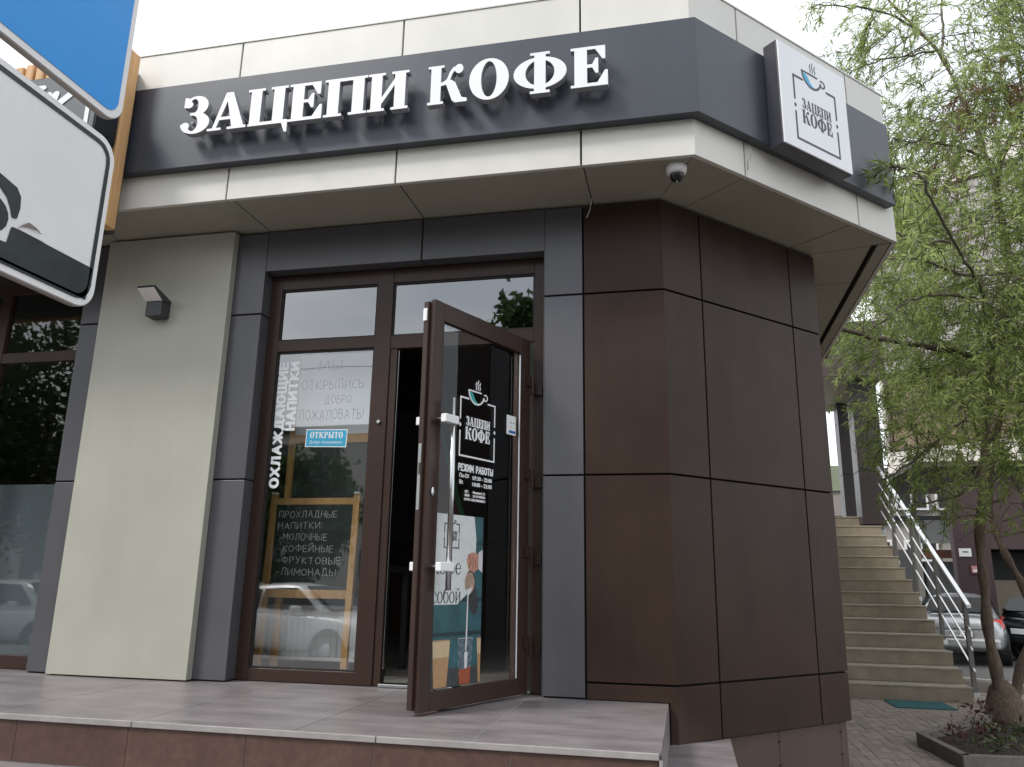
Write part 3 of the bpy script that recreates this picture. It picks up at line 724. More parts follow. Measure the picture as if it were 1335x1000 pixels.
# ------------------------------------------------------------------ logo
def logo(parent, o, ex, ey, w, m_line, m_liq, sc=1.0, lw=.030):
    """frame of width w, origin = top-left corner of the frame"""
    ex = np.array(ex, float); ey = np.array(ey, float); o = np.array(o, float)
    T = .0012
    H = 1.04
    fr = [('s', [(.23-lw/2, 0), (0, 0), (0, -.37*H)], lw), ('s', [(0, -.59*H), (0, -H), (1, -H), (1, -.59*H)], lw), ('s', [(1, -.37*H), (1, 0), (.78+lw/2, 0)], lw)]
    for x in (0, 1): fr.append(('p', [(x, -.44*H), (x+.032, -.48*H), (x, -.52*H), (x-.032, -.48*H)]))
    shape_ob('logo_frame', 'lf%.3f' % lw, fr, (-.1, -H-.1, 1.1, .1), 110, T, m_line, parent, o, ex, ey, w)
    cup = [('l', [(.22, .165), (.58, .165)], lw*.85), ('l', [(.22, .165)]+arc(.45, .165, .23, .23, 180, 360, 18)[:17], lw), ('l', arc(.70, .10, .065, .055, 120, -150, 10), lw*.8)]
    shape_ob('logo_cup', 'lc%.3f' % lw, cup, (.1, -.2, .9, .3), 120, T, m_line, parent, o, ex, ey, w)
    liq = [('p', [(.245, .14), (.31, .135), (.36, .09), (.40, .02), (.45, -.02), (.50, -.035)]+arc(.45, .165, .215, .215, 285, 187, 10))]
    shape_ob('logo_liquid', 'll', liq, (.15, -.1, .6, .25), 140, T, m_liq, parent, o, ex, ey, w)
    st = []
    for k in range(3):
        x = .42+.055*k; st.append(('l', [(x, .205), (x+.02, .25), (x-.005, .30), (x+.02, .35 if k != 1 else .39)], .016))
    shape_ob('logo_steam', 'ls', st, (.3, .15, .7, .45), 140, T, m_line, parent, o, ex, ey, w)
    text_line('logo_lettering', 'ЗАЦЕПИ', m_line, parent, o+ex*.17*w-ey*.485*w, ex, ey, .165*w, .69*w, thick=T, gap=.06, serif=True)
    text_line('logo_lettering', 'КОФЕ', m_line, parent, o+ex*.15*w-ey*.735*w, ex, ey, .225*w, .71*w, thick=T, gap=.06, serif=True)
def LP(u, z, d): return L(u, d, z)
DD = -.0265
dec = LP(.276, 1.627, DD)
logo(dr, dec, EX, EY, .315, m_vinyl, m_teal)
text_line('lettering', 'РЕЖИМ РАБОТЫ'.replace('Ж', 'Ж'), m_vinyl, dr, LP(.274, 1.218, DD), EX, EY, .034, .308, w=.24, thick=.001, gap=.30, sq=True)
for tx, u, z, wd, hh in (('Пн-Сб', .284, 1.180, .082, .021), ('07:30 - 22:00', .398, 1.176, .178, .021), ('Вс', .284, 1.145, .032, .021), ('10:00 - 22:00', .398, 1.141, .178, .021),
                 ('ИП', .335, 1.100, .028, .013), ('Иванова Е. В.', .405, 1.100, .11, .013), ('ИНН', .335, 1.080, .040, .013), ('231101929606', .405, 1.080, .11, .013), ('ОГРН 318237500404211', .330, 1.058, .187, .013)):
    font_line('lettering', tx, m_vinyl, dr, LP(u, z, DD), EX, EY, hh, wd, .022)

# sticker on door (cards accepted)
stt = tag(box('sticker', m_paper, None, .712, .806, -.0278, -.0266, 1.485, 1.602, L), 'small white card-payment sticker on the right edge of the door glass', 'sticker')
sp = MB().box(.745, .765, -.0265, -.0262, 1.556, 1.561, L).box(.775, .79, -.0265, -.0262, 1.556, 1.561, L)
sp.ob('print_mark', m_ink, stt)
MB().box(.75, .757, -.0265, -.0262, 1.527, 1.534, L).ob('print_mark', mat('red_print', (.6, .05, .04), .5), stt)
MB().box(.735, .80, -.0265, -.0262, 1.495, 1.511, L).ob('print_mark', mat('blue_print', (.02, .12, .4), .5), stt)

# poster on the door glass
po = thing('poster', 'coffee to go poster with hand pouring milk stuck inside the lower door glass', 'poster', L(.3, -.036, .54))
pm = lambda n, c, r=.5, v=.08, s=20: mat(n, c, r, 0, v, s)
box('poster_sheet', pm('poster_teal', (.028, .100, .115), .5, .35, 9), po, .086, .506, -.0275, -.0262, .108, .975, L)
for z0, z1 in ((.525, .545), (.355, .375), (.825, .835)):
    box('plank_line', pm('poster_dark_teal', (.012, .035, .042)), po, .0865, .5055, -.0261, -.0258, z0, z1, L)
box('table_print', pm('poster_table', (.05, .052, .056), .5, .4, 14), po, .0865, .5055, -.0261, -.0259, .109, .20, L)
def pshape(name, key, ops, m, d, bb=(0, 0, .6, 1.0), res=260):
    return shape_ob(name, key, ops, bb, res, .0003, m, po, LP(0, 0, d), EX, EY, 1)
pshape('white_panel', 'pw', [('p', [(.088, .512), (.30, .512), (.37, .56), (.42, .66), (.443, .76), (.445, .86), (.425, .974), (.088, .974)])], pm('poster_white', (.66, .69, .68)), -.0255)
kofe_o = LP(.092, .665, -.0250)
text_line('lettering', 'кофе', m_black, po, kofe_o, EX, EY, .056, .225, thick=.0003, gap=.08, serif=True)
text_line('lettering', 'с', m_black, po, LP(.20, .600, -.0250), EX, EY, .045, .035, thick=.0003, serif=True)
text_line('lettering', 'собой', m_black, po, LP(.092, .520, -.0250), EX, EY, .056, .235, thick=.0003, gap=.08, serif=True)
lgp = LP(.175, .925, -.0250)
logo(po, lgp, EX, EY, .120, m_black, m_black, lw=.05)
skin = pm('poster_skin', (.50, .255, .175), .5, .18, 45)
pshape('hand_print', 'ph', [('p', [(.372, .715), (.366, .745), (.380, .772), (.410, .782), (.450, .780), (.470, .770), (.475, .72), (.462, .69), (.44, .682), (.405, .678), (.385, .69)]),
                            ('e', .405, .672, .030, .018)], skin, -.0250)
pshape('finger_crease_print', 'ph2', [('l', [(.388, .70), (.402, .73), (.390, .765)], .007), ('l', [(.412, .69), (.425, .72), (.418, .76)], .006), ('l', [(.447, .70), (.442, .75)], .006)], pm('poster_skin_dark', (.25, .10, .07)), -.0246)
pshape('sleeve_print', 'psl', [('p', [(.470, .695), (.505, .675), (.505, .80), (.468, .785)])], pm('poster_sleeve', (.62, .60, .66)), -.0246)
pshape('milk_jug_print', 'pj', [('e', .402, .625, .045, .060), ('p', [(.36, .60), (.447, .61), (.475, .52), (.468, .47), (.44, .452), (.415, .475), (.38, .56)])], pm('poster_jug_dark', (.035, .036, .04)), -.0246)
pshape('milk_jug_print', 'pj2', [('e', .396, .622, .042, .055)], pm('poster_jug', (.36, .26, .19), .5, .3, 25), -.0242)
pshape('milk_print', 'pmk', [('p', [(.365, .585), (.425, .60), (.405, .572), (.388, .555), (.385, .30), (.378, .25), (.372, .30), (.378, .555)]), ('p', [(.365, .27), (.395, .27), (.390, .19), (.372, .17)])], pm('poster_milk', (.66, .66, .66)), -.0238)
for i, (a, b) in enumerate(((.112, .248), (.470, .505))):
    x = a
    pshape('glass_print', 'pg%d' % i, [('p', [(a, .335), (b, .335), (b-(.008 if i == 0 else 0), .225), (b-(.018 if i == 0 else 0), .112), (a+.018, .112), (a+.008, .225)])], pm('poster_coffee', (.42, .25, .12), .5, .15, 60), -.0250)
    pshape('foam_print', 'pf%d' % i, [('p', [(a, .335), (b, .335), (b-(.006 if i == 0 else 0), .255), (a+.006, .255)])], pm('poster_foam', (.55, .42, .26)), -.0246)
    pshape('rim_print', 'pr%d' % i, [('p', [(a, .333), (b, .333), (b, .340), (a, .340)])], pm('poster_rim', (.34, .23, .14)), -.0243)
pshape('glass_print', 'pgm', [('p', [(.312, .340), (.432, .340), (.422, .20), (.414, .112), (.330, .112), (.322, .20)])], pm('poster_glass_clear', (.10, .14, .17), .5, .8, 70), -.0250)
pshape('rim_print', 'pgr', [('l', [(.312, .340), (.432, .340)], .004), ('l', [(.312, .340), (.328, .13)], .003), ('l', [(.432, .340), (.416, .13)], .003)], pm('poster_glass_edge', (.45, .48, .5)), -.0245)
pshape('coffee_print', 'pcf', [('p', [(.322, .185), (.422, .195), (.414, .113), (.330, .113)])], pm('poster_tea', (.33, .075, .03)), -.0234)

# ------------------------------------------------------------------ vinyl on window, stickers
YG = .1285
XR = (1, 0, 0)
vt = tag(text_line('window_lettering', 'ОХЛАЖДАЮЩИЕ', m_vinyl, None, (-2.636, YG, 1.215), (0, 0, 1), (-1, 0, 0), .056, .85, w=.27, thick=.001, gap=.34, sq=True), 'white vertical vinyl lettering ОХЛАЖДАЮЩИЕ down the left window edge', 'lettering', 'vinyl letters on the window')
vt2 = tag(text_line('window_lettering', 'НАПИТКИ', m_vinyl, None, (-2.553, YG, 1.602), (0, 0, 1), (-1, 0, 0), .056, .462, w=.27, thick=.001, gap=.34, sq=True), 'white vertical vinyl word НАПИТКИ, the shorter inner line on the window', 'lettering', 'vinyl letters on the window')
op = thing('open_sticker', 'light blue ОТКРЫТО open sticker on the window beside the door', 'sticker', (-2.31, YG, 1.53))
a = math.radians(-1.5); ox = (math.cos(a), 0, math.sin(a)); oz = (-math.sin(a), 0, math.cos(a))
def OP(x, z, d): return (-2.31+ox[0]*x+oz[0]*z, YG-d, 1.535+ox[2]*x+oz[2]*z)
MB().box(-.148, .148, 0, .001, -.060, .060, lambda x, y, z: OP(x, z, y)).ob('sticker_border', m_vinyl, op)
MB().box(-.142, .142, .0012, .0018, -.054, .054, lambda x, y, z: OP(x, z, y)).ob('sticker_face', mat('sticker_blue', (.03, .36, .56), .4), op)
text_line('lettering', 'ОТКРЫТО', m_vinyl, op, OP(-.118, .0, .0025), ox, oz, .042, .236, thick=.0006, gap=.12, serif=True)
font_line('lettering', 'Добро пожаловать!', m_vinyl, op, OP(-.118, -.036, .0025), ox, oz, .018, .236)

# ------------------------------------------------------------------ things behind the window
def easel(name, label, x0, x1, ztop, zrail, y, splay=.05):
    K = splay
    t = thing(name, label, 'chalkboard' if 'chalk' in name else 'board', ((x0+x1)/2, y, 0))
    for s, x in ((1, x0), (-1, x1)):
        dx = .0
        V = [(x+dx*(1-z)-.021, y-.03*(1-z/ztop)-.012, z) for z in (0, ztop)]
        mb = MB()
        def fr(a, b, c, x=x): return (x+a, y+b-K*(1-c/ztop), c)
        mb.box(-.022, .022, -.014, .014, .002, ztop+.03, fr); mb.ob('wooden_post', m_wood, t, bevel=.002)
    for z0, z1 in zrail:
        MB().box(x0+.0225, x1-.0225, -.012+y-K*(1-z0/ztop), .012+y-K*(1-z0/ztop), z0, z1).ob('wooden_rail', m_wood, t, bevel=.002)
    return t
ch = easel('chalkboard_stand', 'pine framed chalkboard listing cold drinks standing behind the left window', -2.765, -2.155, 1.155, [(1.115, 1.16), (.50, .555)], .345)
box('chalk_panel', m_board, ch, -2.742, -2.178, .335, .347, .556, 1.114)
rows = ['ПРОХЛАДНЫЕ', 'НАПИТКИ:', '-МОЛОЧНЫЕ', '-КОФЕЙНЫЕ', '-ФРУКТОВЫЕ', '-ЛИМОНАДЫ']
wds = [.425, .325, .345, .395, .455, .425]
for i, (tx, wd) in enumerate(zip(rows, wds)):
    text_line('chalk_lettering', tx, m_chalk, ch, (-2.715+(.015 if i > 1 else 0), .3338, 1.03-i*.0765), XR, (0, 0, 1), .043, wd, w=.085, thick=.001, gap=.28, wob=.07)
for x in (-2.765, -2.155):
    MB().box(x-.018, x+.018, .325, .36, 1.187, 1.20).ob('post_clip', m_whitepaint, ch)
wb = easel('welcome_board_stand', 'white handwritten welcome board on a pine stand behind the window upper part', -2.70, -2.07, 2.22, [(1.55, 1.61)], .40, 0)
box('white_sheet', m_paper, wb, -2.677, -2.093, .392, .402, 1.612, 2.20)
for tx, x, z, wd, hh in (('МЫ', -2.53, 2.08, .17, .070), ('ОТКРЫЛИСЬ', -2.655, 1.94, .47, .066), ('ДОБРО', -2.47, 1.835, .20, .056), ('ПОЖАЛОВАТЬ!', -2.655, 1.72, .485, .068)):
    text_line('marker_lettering', tx, m_marker, wb, (x, .3908, z), XR, (0, 0, 1), hh, wd, w=.09, thick=.001, gap=.28, wob=.05)
box('dark_back_board', m_board, wb, -2.677, -2.093, .405, .415, .70, 1.549)
rad = thing('radiator', 'white panel radiator standing low behind the chalkboard', 'radiator', (-2.53, .56, 0))
box('radiator_body', m_rad, rad, -2.90, -2.16, .54, .60, .085, .45, bevel=.01)
for k in range(16):
    MB().box(-2.87+k*.045-.009, -2.87+k*.045+.009, .532, .5395, .12, .42).ob('radiator_rib', m_rad, rad, bevel=.003)
for x in (-2.8, -2.26): box('radiator_foot', m_rad, rad, x-.015, x+.015, .55, .58, 0, .085)
# dried flowers
df = thing('dried_flowers', 'bunch of dried brownish flowers behind the window above the chalkboard', 'flowers', (-2.35, .5, .9))
mb = MB(); mf = MB()
for k in range(26):
    a = random.uniform(-1, 1); p0 = Vector((-2.38, .52, .9)); p1 = p0+Vector((a*.26, random.uniform(-.08, .08), random.uniform(.22, .5)))
    pm_ = (p0+p1)/2+Vector((0, 0, .05)); mb.tube([p0, pm_, p1], .003, 5)
    for j in range(7):
        q = p1+Vector([random.gauss(0, .02) for _ in range(3)]); r = Vector([random.gauss(0, 1) for _ in range(3)]).normalized()*.022; s = r.orthogonal().normalized()*.012
        mf.add([q-r, q+s, q+r, q-s], [(0, 1, 2, 3)])
mb.ob('stem', mat('dry_stem', (.12, .08, .04), .8), df); mf.ob('petals', leaf_mat('dry_petal', (.22, .12, .08), (.42, .26, .20), .3), df)
MB().lathe([(.0, .0), (.06, .0), (.08, .12), (.05, .22), (.04, .24)], 16, lambda x, y, z: (-2.38+x, .52+y, .72+z)).ob('vase', m_dgrey, df, smooth=True)
tb = thing('interior_table', 'dark side table inside behind the boards', 'table', (-2.4, .8, 0))
box('table_top', m_dgrey, tb, -2.9, -2.0, .62, 1.1, .68, .72)
for x in (-2.86, -2.04):
    for y in (.66, 1.06): box('leg', m_dgrey, tb, x-.02, x+.02, y-.02, y+.02, 0, .68)
# interior counter and banner deep inside
ct = thing('interior_counter', 'dark counter deep inside seen through the open door', 'counter', (-1.9, 4.2, 0))
box('counter_body', mat('counter_wood', (.06, .035, .02), .5), ct, -3.4, -.6, 4.0, 4.6, 0, 1.0); box('counter_top', m_dgrey, ct, -3.45, -.55, 3.95, 4.65, 1.0, 1.04)
bn = thing('interior_banner', 'dim red and green banner inside behind the door edge', 'banner', (-2.1, 1.9, 1.2))
MB().prism([(-2.18, 1.1), (-1.86, 1.1), (-2.12, 2.0)], 1.9, 1.91, lambda x, y, z: (x, z, y)).ob('banner_face', mat('banner_red', (.13, .035, .015), .6), bn)
MB().prism([(-2.08, 2.0), (-2.12, 2.0), (-1.86, 1.1), (-1.82, 1.1)], 1.88, 1.89, lambda x, y, z: (x, z, y)).ob('banner_stripe', mat('banner_green', (.03, .20, .08), .6), bn)
tag(box('doorstop_block', mat('brick_red_block', (.22, .07, .045), .8, 0, .2, 30, .3), None, -1.335, -1.235, -.60, -.52, .001, .03, bevel=.003), 'small red-brown block lying on the landing under the open door', 'door stop')

# ------------------------------------------------------------------ fascia sign with letters
sg = thing('fascia_sign', 'long slate grey fascia sign board reading ЗАЦЕПИ КОФЕ in white raised letters', 'sign', (-1.7, -.55, 3.2))
wrap('sign_board', m_sign, sg, [(-3.625, -OV), (F0[0], F0[1]), tuple(F0+dB*1.945)], 3.238, 3.868, .002, .07, bevel=.003)
LY = -OV-.07
lets = [('З', -3.119, -2.909), ('А', -2.918, -2.629), ('Ц', -2.642, -2.352), ('Е', -2.351, -2.122), ('П', -2.108, -1.822), ('И', -1.817, -1.553), ('К', -1.428, -1.18), ('О', -1.168, -.924), ('Ф', -.895, -.577), ('Е', -.553, -.337)]
LT = .045
for chh, a, b in lets:
    w, (V, F) = serif_letter(chh, LT)
    x0, x1_ = V[:, 0].min(), V[:, 0].max()
    sx = (b-a)/(x1_-x0); sh = 0
    zc = 3.413; Ls = .266
    Vw = place(V, (a-x0*sx, LY-.055-LT/2, zc), (1, 0, 0), (0, 0, 1), sx, Ls)
    o = mobj('raised_letter', Vw, F, [m_white, m_edge], sg)
    for p in o.data.polygons:
        if abs(p.normal.y) < .7: p.material_index = 1
    # standoff body behind the face
    V2 = V.copy(); V2[:, 2] *= .9
    for fx in (.25, .75):
        MB().box(a+(b-a)*fx-.008, a+(b-a)*fx+.008, LY-.056, LY, zc+.10, zc+.116).ob('letter_standoff', m_edge, o)

# box sign on the cut corner
bx = thing('box_sign', 'square white light box with coffee cup logo on the cut corner', 'sign', (*(F0+dB*.93+nB*.12), 3.2))
def BF(s, d, z): p = F0+dB*s+nB*d; return (p[0], p[1], z)
MB().box(.584, 1.275, .071, .168, 3.207, 3.925, BF).ob('sign_case', mat('box_sign_case', (.045, .046, .058), .35, .1), bx, bevel=.004)
MB().box(.588, 1.271, .1685, .178, 3.211, 3.921, BF).ob('sign_face', m_white, bx, bevel=.002)
EXB = (dB[0], dB[1], 0)
logo(bx, BF(.584+.135, .1785, 3.925-.200), EXB, EY, .425, m_ink, m_blue, lw=.036)
# loose cable end below it
cab = MB(); pts = [BF(.44, .008, 3.235), BF(.452, .03, 3.19), BF(.445, .035, 3.13), BF(.432, .02, 3.10), BF(.440, .012, 3.05)]
cab.tube(pts, .0035, 6); tag(cab.ob('loose_cable', mat('cable_sheath', (.5, .46, .38), .6), None, smooth=True), 'thin pale loose cable hanging at the fascia joint left of the box sign', 'cable')
tag(MB().tube([(-.5, -.08, 3.005), (-.515, -.085, 2.92), (-.535, -.09, 2.87)], .0022, 5).ob('hanging_thread', m_whitepaint, None), 'short white wire end hanging from the soffit over the brown wall', 'wire')

# dome camera
dc = thing('dome_camera', 'white dome security camera with dark lens under the soffit corner', 'camera', (.03, -.37, 3.01))
def dcf(x, y, z): return (.03+x, -.37+y, 3.012-z)
MB().lathe([(0, 0), (.060, 0), (.062, .006), (.060, .034), (.052, .050), (.040, .054), (0, .054)], 28, dcf).ob('camera_base', m_whitepaint, dc, smooth=True)
MB().lathe([(0, .0545), (.040, .0545), (.041, .062), (.036, .078), (.024, .091), (.010, .097), (0, .098)], 24, dcf).ob('camera_dome', mat('dome_black', (.012, .013, .015), .08), dc, smooth=True)
MB().lathe([(0, .0975), (.006, .0975), (.006, .101), (0, .101)], 10, lambda x, y, z: dcf(x+.0, y-.004, z)).ob('camera_lens', m_steel, dc)

# wall lamp on the pilaster
wlp = thing('wall_lamp', 'charcoal cube wall lamp with pale tilted shade on the beige pilaster', 'wall lamp', (-3.55, -.06, 2.42))
MB().box(-3.60, -3.475, -.155, -.061, 2.37, 2.475).ob('lamp_body', m_dgrey, wlp, bevel=.004)
MB().prism([(-.258, 2.540), (-.250, 2.556), (-.062, 2.500), (-.062, 2.4765), (-.157, 2.4775)], -3.605, -3.472, lambda x, y, z: (z, x, y)).ob('lamp_shade', m_dgrey, wlp, bevel=.001)
MB().prism([(-.2565, 2.5375), (-.1575, 2.4762), (-.1600, 2.4755), (-.2590, 2.5350)], -3.603, -3.474, lambda x, y, z: (z, x, y)).ob('lamp_diffuser', mat('lamp_diffuser_pale', (.88, .85, .82), .5), wlp)

# ------------------------------------------------------------------ neighbour: larch slats and bank sign
nb = thing('slatted_screen', 'larch wood slatted screen on the neighbouring facade at the left', 'screen', (-4.4, -.6, 2.8))
box('screen_backing', m_core, nb, -6.6, -3.64, -.60, -.498, 2.83, 4.06)
k = 0; x = -3.578
while x > -6.5:
    MB().box(x-.034, x+.034, -.685 if k else -.70, -.601, 2.80, 4.10+.008*math.sin(k*1.7)).ob('wooden_slat', m_slat, nb, bevel=.012)
    x -= .088; k += 1
bs = thing('bank_sign', 'dark grey rounded neighbour sign with white italic letters on the wood slats', 'sign', (-4.2, -.8, 3.3))
def rr_pts(x0, x1, z0, z1, r, n=6):
    P = []
    for cx, cz, a in ((x1-r, z0+r, -90), (x1-r, z1-r, 0), (x0+r, z1-r, 90), (x0+r, z0+r, 180)):
        P += [(cx+r*math.cos(math.radians(a+90*i/n)), cz+r*math.sin(math.radians(a+90*i/n))) for i in range(n+1)]
    return P
fxz = lambda x, y, z: (x, z, y)
MB().prism(rr_pts(-5.3, -3.55, 3.265, 3.785, .12), -.90, -.715, fxz).ob('sign_case', mat('bank_sign_case', (.012, .013, .016), .4), bs)
MB().prism(rr_pts(-5.29, -3.56, 3.275, 3.775, .11), -.906, -.901, fxz).ob('sign_face', mat('bank_sign_face', (.085, .095, .105), .4), bs)
st = [('l', [(-2.1, .44), (-.42, .44)], .035), ('l', [(-.075, .46), (-.06, .38), (-.06, .10), (-.09, .03)], .030)]
shape_ob('sign_border', 'bsb', st, (-2.2, -.1, .1, .8), 90, .004, m_vinyl, bs, (-3.555, -.909, 3.265), XR, (0, 0, 1), 1)
for chh, xx in (('А', -4.33), ('Н', -4.12), ('К', -3.93)):
    w, g = stroke_letter(chh, .24, .004)
    V, F = g
    mobj('sign_lettering', place(V, (xx, -.909, 3.425), (1, 0, 0), (0, 0, 1), .23, .215, .25), F, m_vinyl, bs)

# ------------------------------------------------------------------ road signs on a pole
XS = -1.1
def rsign(name, label, y0, y1, z0, z1, m, r=.045):
    t = thing(name, label, 'road sign', (XS, (y0+y1)/2, z0))
    yz = lambda x, y, z: (z, x, y)
    MB().prism(rr_pts(y0, y1, z0, z1, r, 8), XS-.014, XS-.001, yz).ob('sign_rim', m_signedge, t)
    MB().prism(rr_pts(y0+.002, y1-.002, z0+.002, z1-.002, r-.002, 8), XS-.0008, XS+.0008, yz).ob('sign_edge_strip', m_signwhite, t)
    return t
ry1 = -3.388
b_ = rsign('road_sign', 'blue square road sign, upper of the two on the pole at left', ry1-.70, ry1, 1.532, 2.232, m_signblue)
MB().prism(rr_pts(ry1-.70+.016, ry1-.016, 1.548, 2.216, .032, 8), XS+.0012, XS+.002, lambda x, y, z: (z, x, y)).ob('blue_face', m_signblue, b_)
p_ = rsign('road_sign_plate', 'white information plate with black tow truck pictogram under the blue sign', ry1-.70, ry1, 1.132, 1.490, m_signwhite)
def PS(name, key, ops, m, d=.0022, th=.0006):
    V, F = shape_mesh(key, ops, (-.72, -.02, .02, .38), 300, th)
    mobj(name, place(V, (XS+d, ry1, 1.132), (0, 1, 0), (0, 0, 1), 1), F, m, p_)
def yz(pts): return [(y-ry1, z-1.132) for y, z in pts]
def rrp(x0, x1, z0, z1, r): return ('p', rr_pts(x0, x1, z0, z1, r, 8))
PS('border_line', 'rsb', [rrp(-.686, -.014, .014, .344, .036), ('-',)+rrp(-.677, -.023, .023, .335, .028)], m_signblk)
PS('truck_pictogram', 'rst', [('p', yz([(-3.75, 1.30), (-3.632, 1.294), (-3.611, 1.290), (-3.596, 1.286), (-3.587, 1.275), (-3.584, 1.256), (-3.587, 1.232), (-3.598, 1.231), (-3.603, 1.246), (-3.614, 1.262), (-3.63, 1.272), (-3.75, 1.272)])),
     ('e', -3.634-ry1, 1.222-1.132, .031, .031), ('e', -3.98-ry1, 1.222-1.132, .031, .031), ('p', yz([(-4.03, 1.245), (-3.70, 1.245), (-3.70, 1.29), (-3.80, 1.33), (-3.95, 1.33)])),
     ('p', yz([(-4.07, 1.150), (-3.41, 1.150), (-3.405, 1.216), (-3.594, 1.216), (-3.598, 1.184), (-3.65, 1.18), (-4.07, 1.18)]))], m_signblk)
PS('peeling_film', 'rsp', [('p', yz([(-3.586, 1.217), (-3.566, 1.236), (-3.550, 1.2335), (-3.532, 1.2265), (-3.551, 1.2285), (-3.566, 1.2275)]))], mat('film_back', (.20, .17, .15), .7), .006, .001)
PS('peeled_patch', 'rsq', [('p', yz([(-3.584, 1.2165), (-3.566, 1.2265), (-3.551, 1.2275), (-3.532, 1.2255), (-3.517, 1.2165)]))], m_signwhite, .0032)
pp = MB().tube([(XS-.06, -3.74, -.92), (XS-.06, -3.74, 2.4)], .03, 16).ob('signpost', m_dsteel, None, smooth=True)
tag(pp, 'grey steel post carrying the two road signs', 'post')

# ------------------------------------------------------------------ entrance landing
ld = thing('entrance_landing', 'grey tiled entrance landing with brown tiled riser and lower step', 'steps', (-2, -.6, -.92))
LX1 = -.119; YF = -1.296
box('landing_core', m_grout, ld, -10, LX1-.012, YF+.004, .27, -.92, -.0022)
tx = [LX1, -.897, -1.673, -2.449, -3.225, -4.0, -4.78, -5.56, -6.33, -7.1, -7.9, -8.7, -9.5]
ty = [YF+.002, -.565, .16]
for i in range(len(tx)-1):
    for j in range(2):
        yy0 = ty[j] if j == 0 else ty[j]
        if j == 1 or True:
            box('landing_tile', m_tile, ld, tx[i+1]+.0025, tx[i]-.0025, ty[j]+.0015, ty[j+1]-.0015, -.009, 0)
for k in range(10):
    a = LX1-.01-k*1.16
    box('edge_trim', m_trim, ld, a-1.155, a, YF-.012, YF+.0019, -.022, .003, bevel=.002)
rj = [LX1, -.716, -1.301, -1.885, -2.467, -3.056, -3.64, -4.22, -4.81, -5.4, -6.0, -6.6, -7.2]
for a, b in zip(rj[1:], rj[:-1]):
    box('riser_tile', m_riser, ld, a+.0015, b-.0015, YF, YF+.0115, -.199, -.024)
for a, b in ((YF+.02, -.66), (-.66, -.02)):
    box('side_tile', m_tile, ld, LX1-.0115, LX1, a+.0015, b-.0015, -.199, -.010)
box('corner_trim', m_trim, ld, LX1-.01, LX1+.003, YF-.011, YF+.012, -.199, -.023, bevel=.001)
# lower step wraps the right end
box('step_core', m_grout, ld, -10, .19, -1.9, -.0, -.92, -.212)
for i in range(10):
    a = .205-i*.60
    if i == 0:
        box('step_tile', m_tile, ld, LX1+.0015, .205, -1.25, -.02, -.2115, -.203); continue
for i in range(12):
    a = .205-i*.60
    box('step_tile', m_tile, ld, a-.597, a, -1.91, -1.2975, -.2115, -.203)
MB().prism([(LX1+.0015, -.0195), (.205, -.0195), (.205, .27), (.10, .16)], -.2115, -.203).ob('step_tile', m_tile, ld)
MB().prism([(LX1, -.0195), (.19, -.0195), (.19, .25), (.10, .15)], -.92, -.212).ob('step_core', m_grout, ld)
box('side_tile', m_tile, ld, .1905, .2045, -1.90, .25, -.92, -.2125)
for k in range(3):
    box('step_block', m_riser, ld, -10, .21, -2.2-.3*k, -1.905-.3*k, -.92, -.385-.18*k)

# ------------------------------------------------------------------ ground
ZG = -.92
def ground(name, m, pts, z, dz=.05):
    o = MB().prism(pts, z-dz, z).ob(name, m, None); o['kind'] = 'structure'; return o
ground('ground', m_asph, [(-400, -400), (400, -400), (400, 400), (-400, 400)], ZG-.03)
pv = ground('pavement', m_paverd, [(-14, -6.5), (7, -6.5), (5.6, 4.0), (5.3, 9.6), (4.9, 10.6), (3.6, 11.4), (-14, 11.4)], ZG-.006, .2)
pv['label'] = 'brick paved plaza around the corner'
kerbpts = [(6.9, -6.5), (5.7, 4.0), (5.4, 9.6), (5.0, 10.7), (4.1, 11.2)]
kb = MB()
for (a, b), (c, d) in zip(kerbpts[:-1], kerbpts[1:]):
    n = max(1, int(math.hypot(c-a, d-b)/1.0))
    for i in range(n):
        p = Vector((a+(c-a)*i/n, b+(d-b)*i/n)); q = Vector((a+(c-a)*(i+.985)/n, b+(d-b)*(i+.985)/n)); e = (q-p).normalized(); nn = Vector((e.y, -e.x))*.15
        MB().prism([tuple(p), tuple(p+nn), tuple(q+nn), tuple(q)], ZG-.2, ZG+.03).ob('kerb_stone', mat('kerb_light', (.36, .33, .30), .8, 0, .15, 12), pv, bevel=.01)
# pavers: 300 nearest in view as parts, the rest one mesh
cm = np.array(M.translation)
def in_view(p):
    d = np.array(p)-cm; z = d@np.array(fw)
    if z < .3: return False
    x = d@np.array(rr)/z*FPX; y = d@np.array(uu)/z*FPX
    return abs(x) < 720 and abs(y) < 560 and x > 430
pav = []
nx = int((5.2-1.06)/.102)
for i in range(nx):
    x = 1.07+i*.102
    for j in range(-6, 36):
        y = 1.8+j*.202+(i % 2)*.101
        if y > 9.4: continue
        if 2.2 < x < 9 and 3.3 < y < 7.6 and (x-2.2)/(7.6-3.3) > 0 and (2.25 <= x and 3.45 <= y <= 7.2 and x > 2.4+max(0, y-4.5)*.55): continue
        pav.append((x, y))
vis = [p for p in pav if in_view((p[0], p[1], ZG))]
vis.sort(key=lambda p: (p[0]-cm[0])**2+(p[1]-cm[1])**2)
near = set(vis[:290])
pme = None; rest = MB()
for x, y in pav:
    dz = random.uniform(-.0025, .0025)
    if (x, y) in near:
        if pme is None:
            o = box('paver', m_paver, pv, x, x+.097, y, y+.197, ZG-.04, ZG, bevel=0); pme = o.data
        else:
            o = bpy.data.objects.new('paver', pme); COL.objects.link(o); finish(o, (x+.0485, y+.0985, ZG-.02+dz), pv)
    else: rest.box(x, x+.097, y, y+.197, ZG-.04, ZG+dz)
rest.ob('far_pavers', m_paver, pv, kind='stuff')
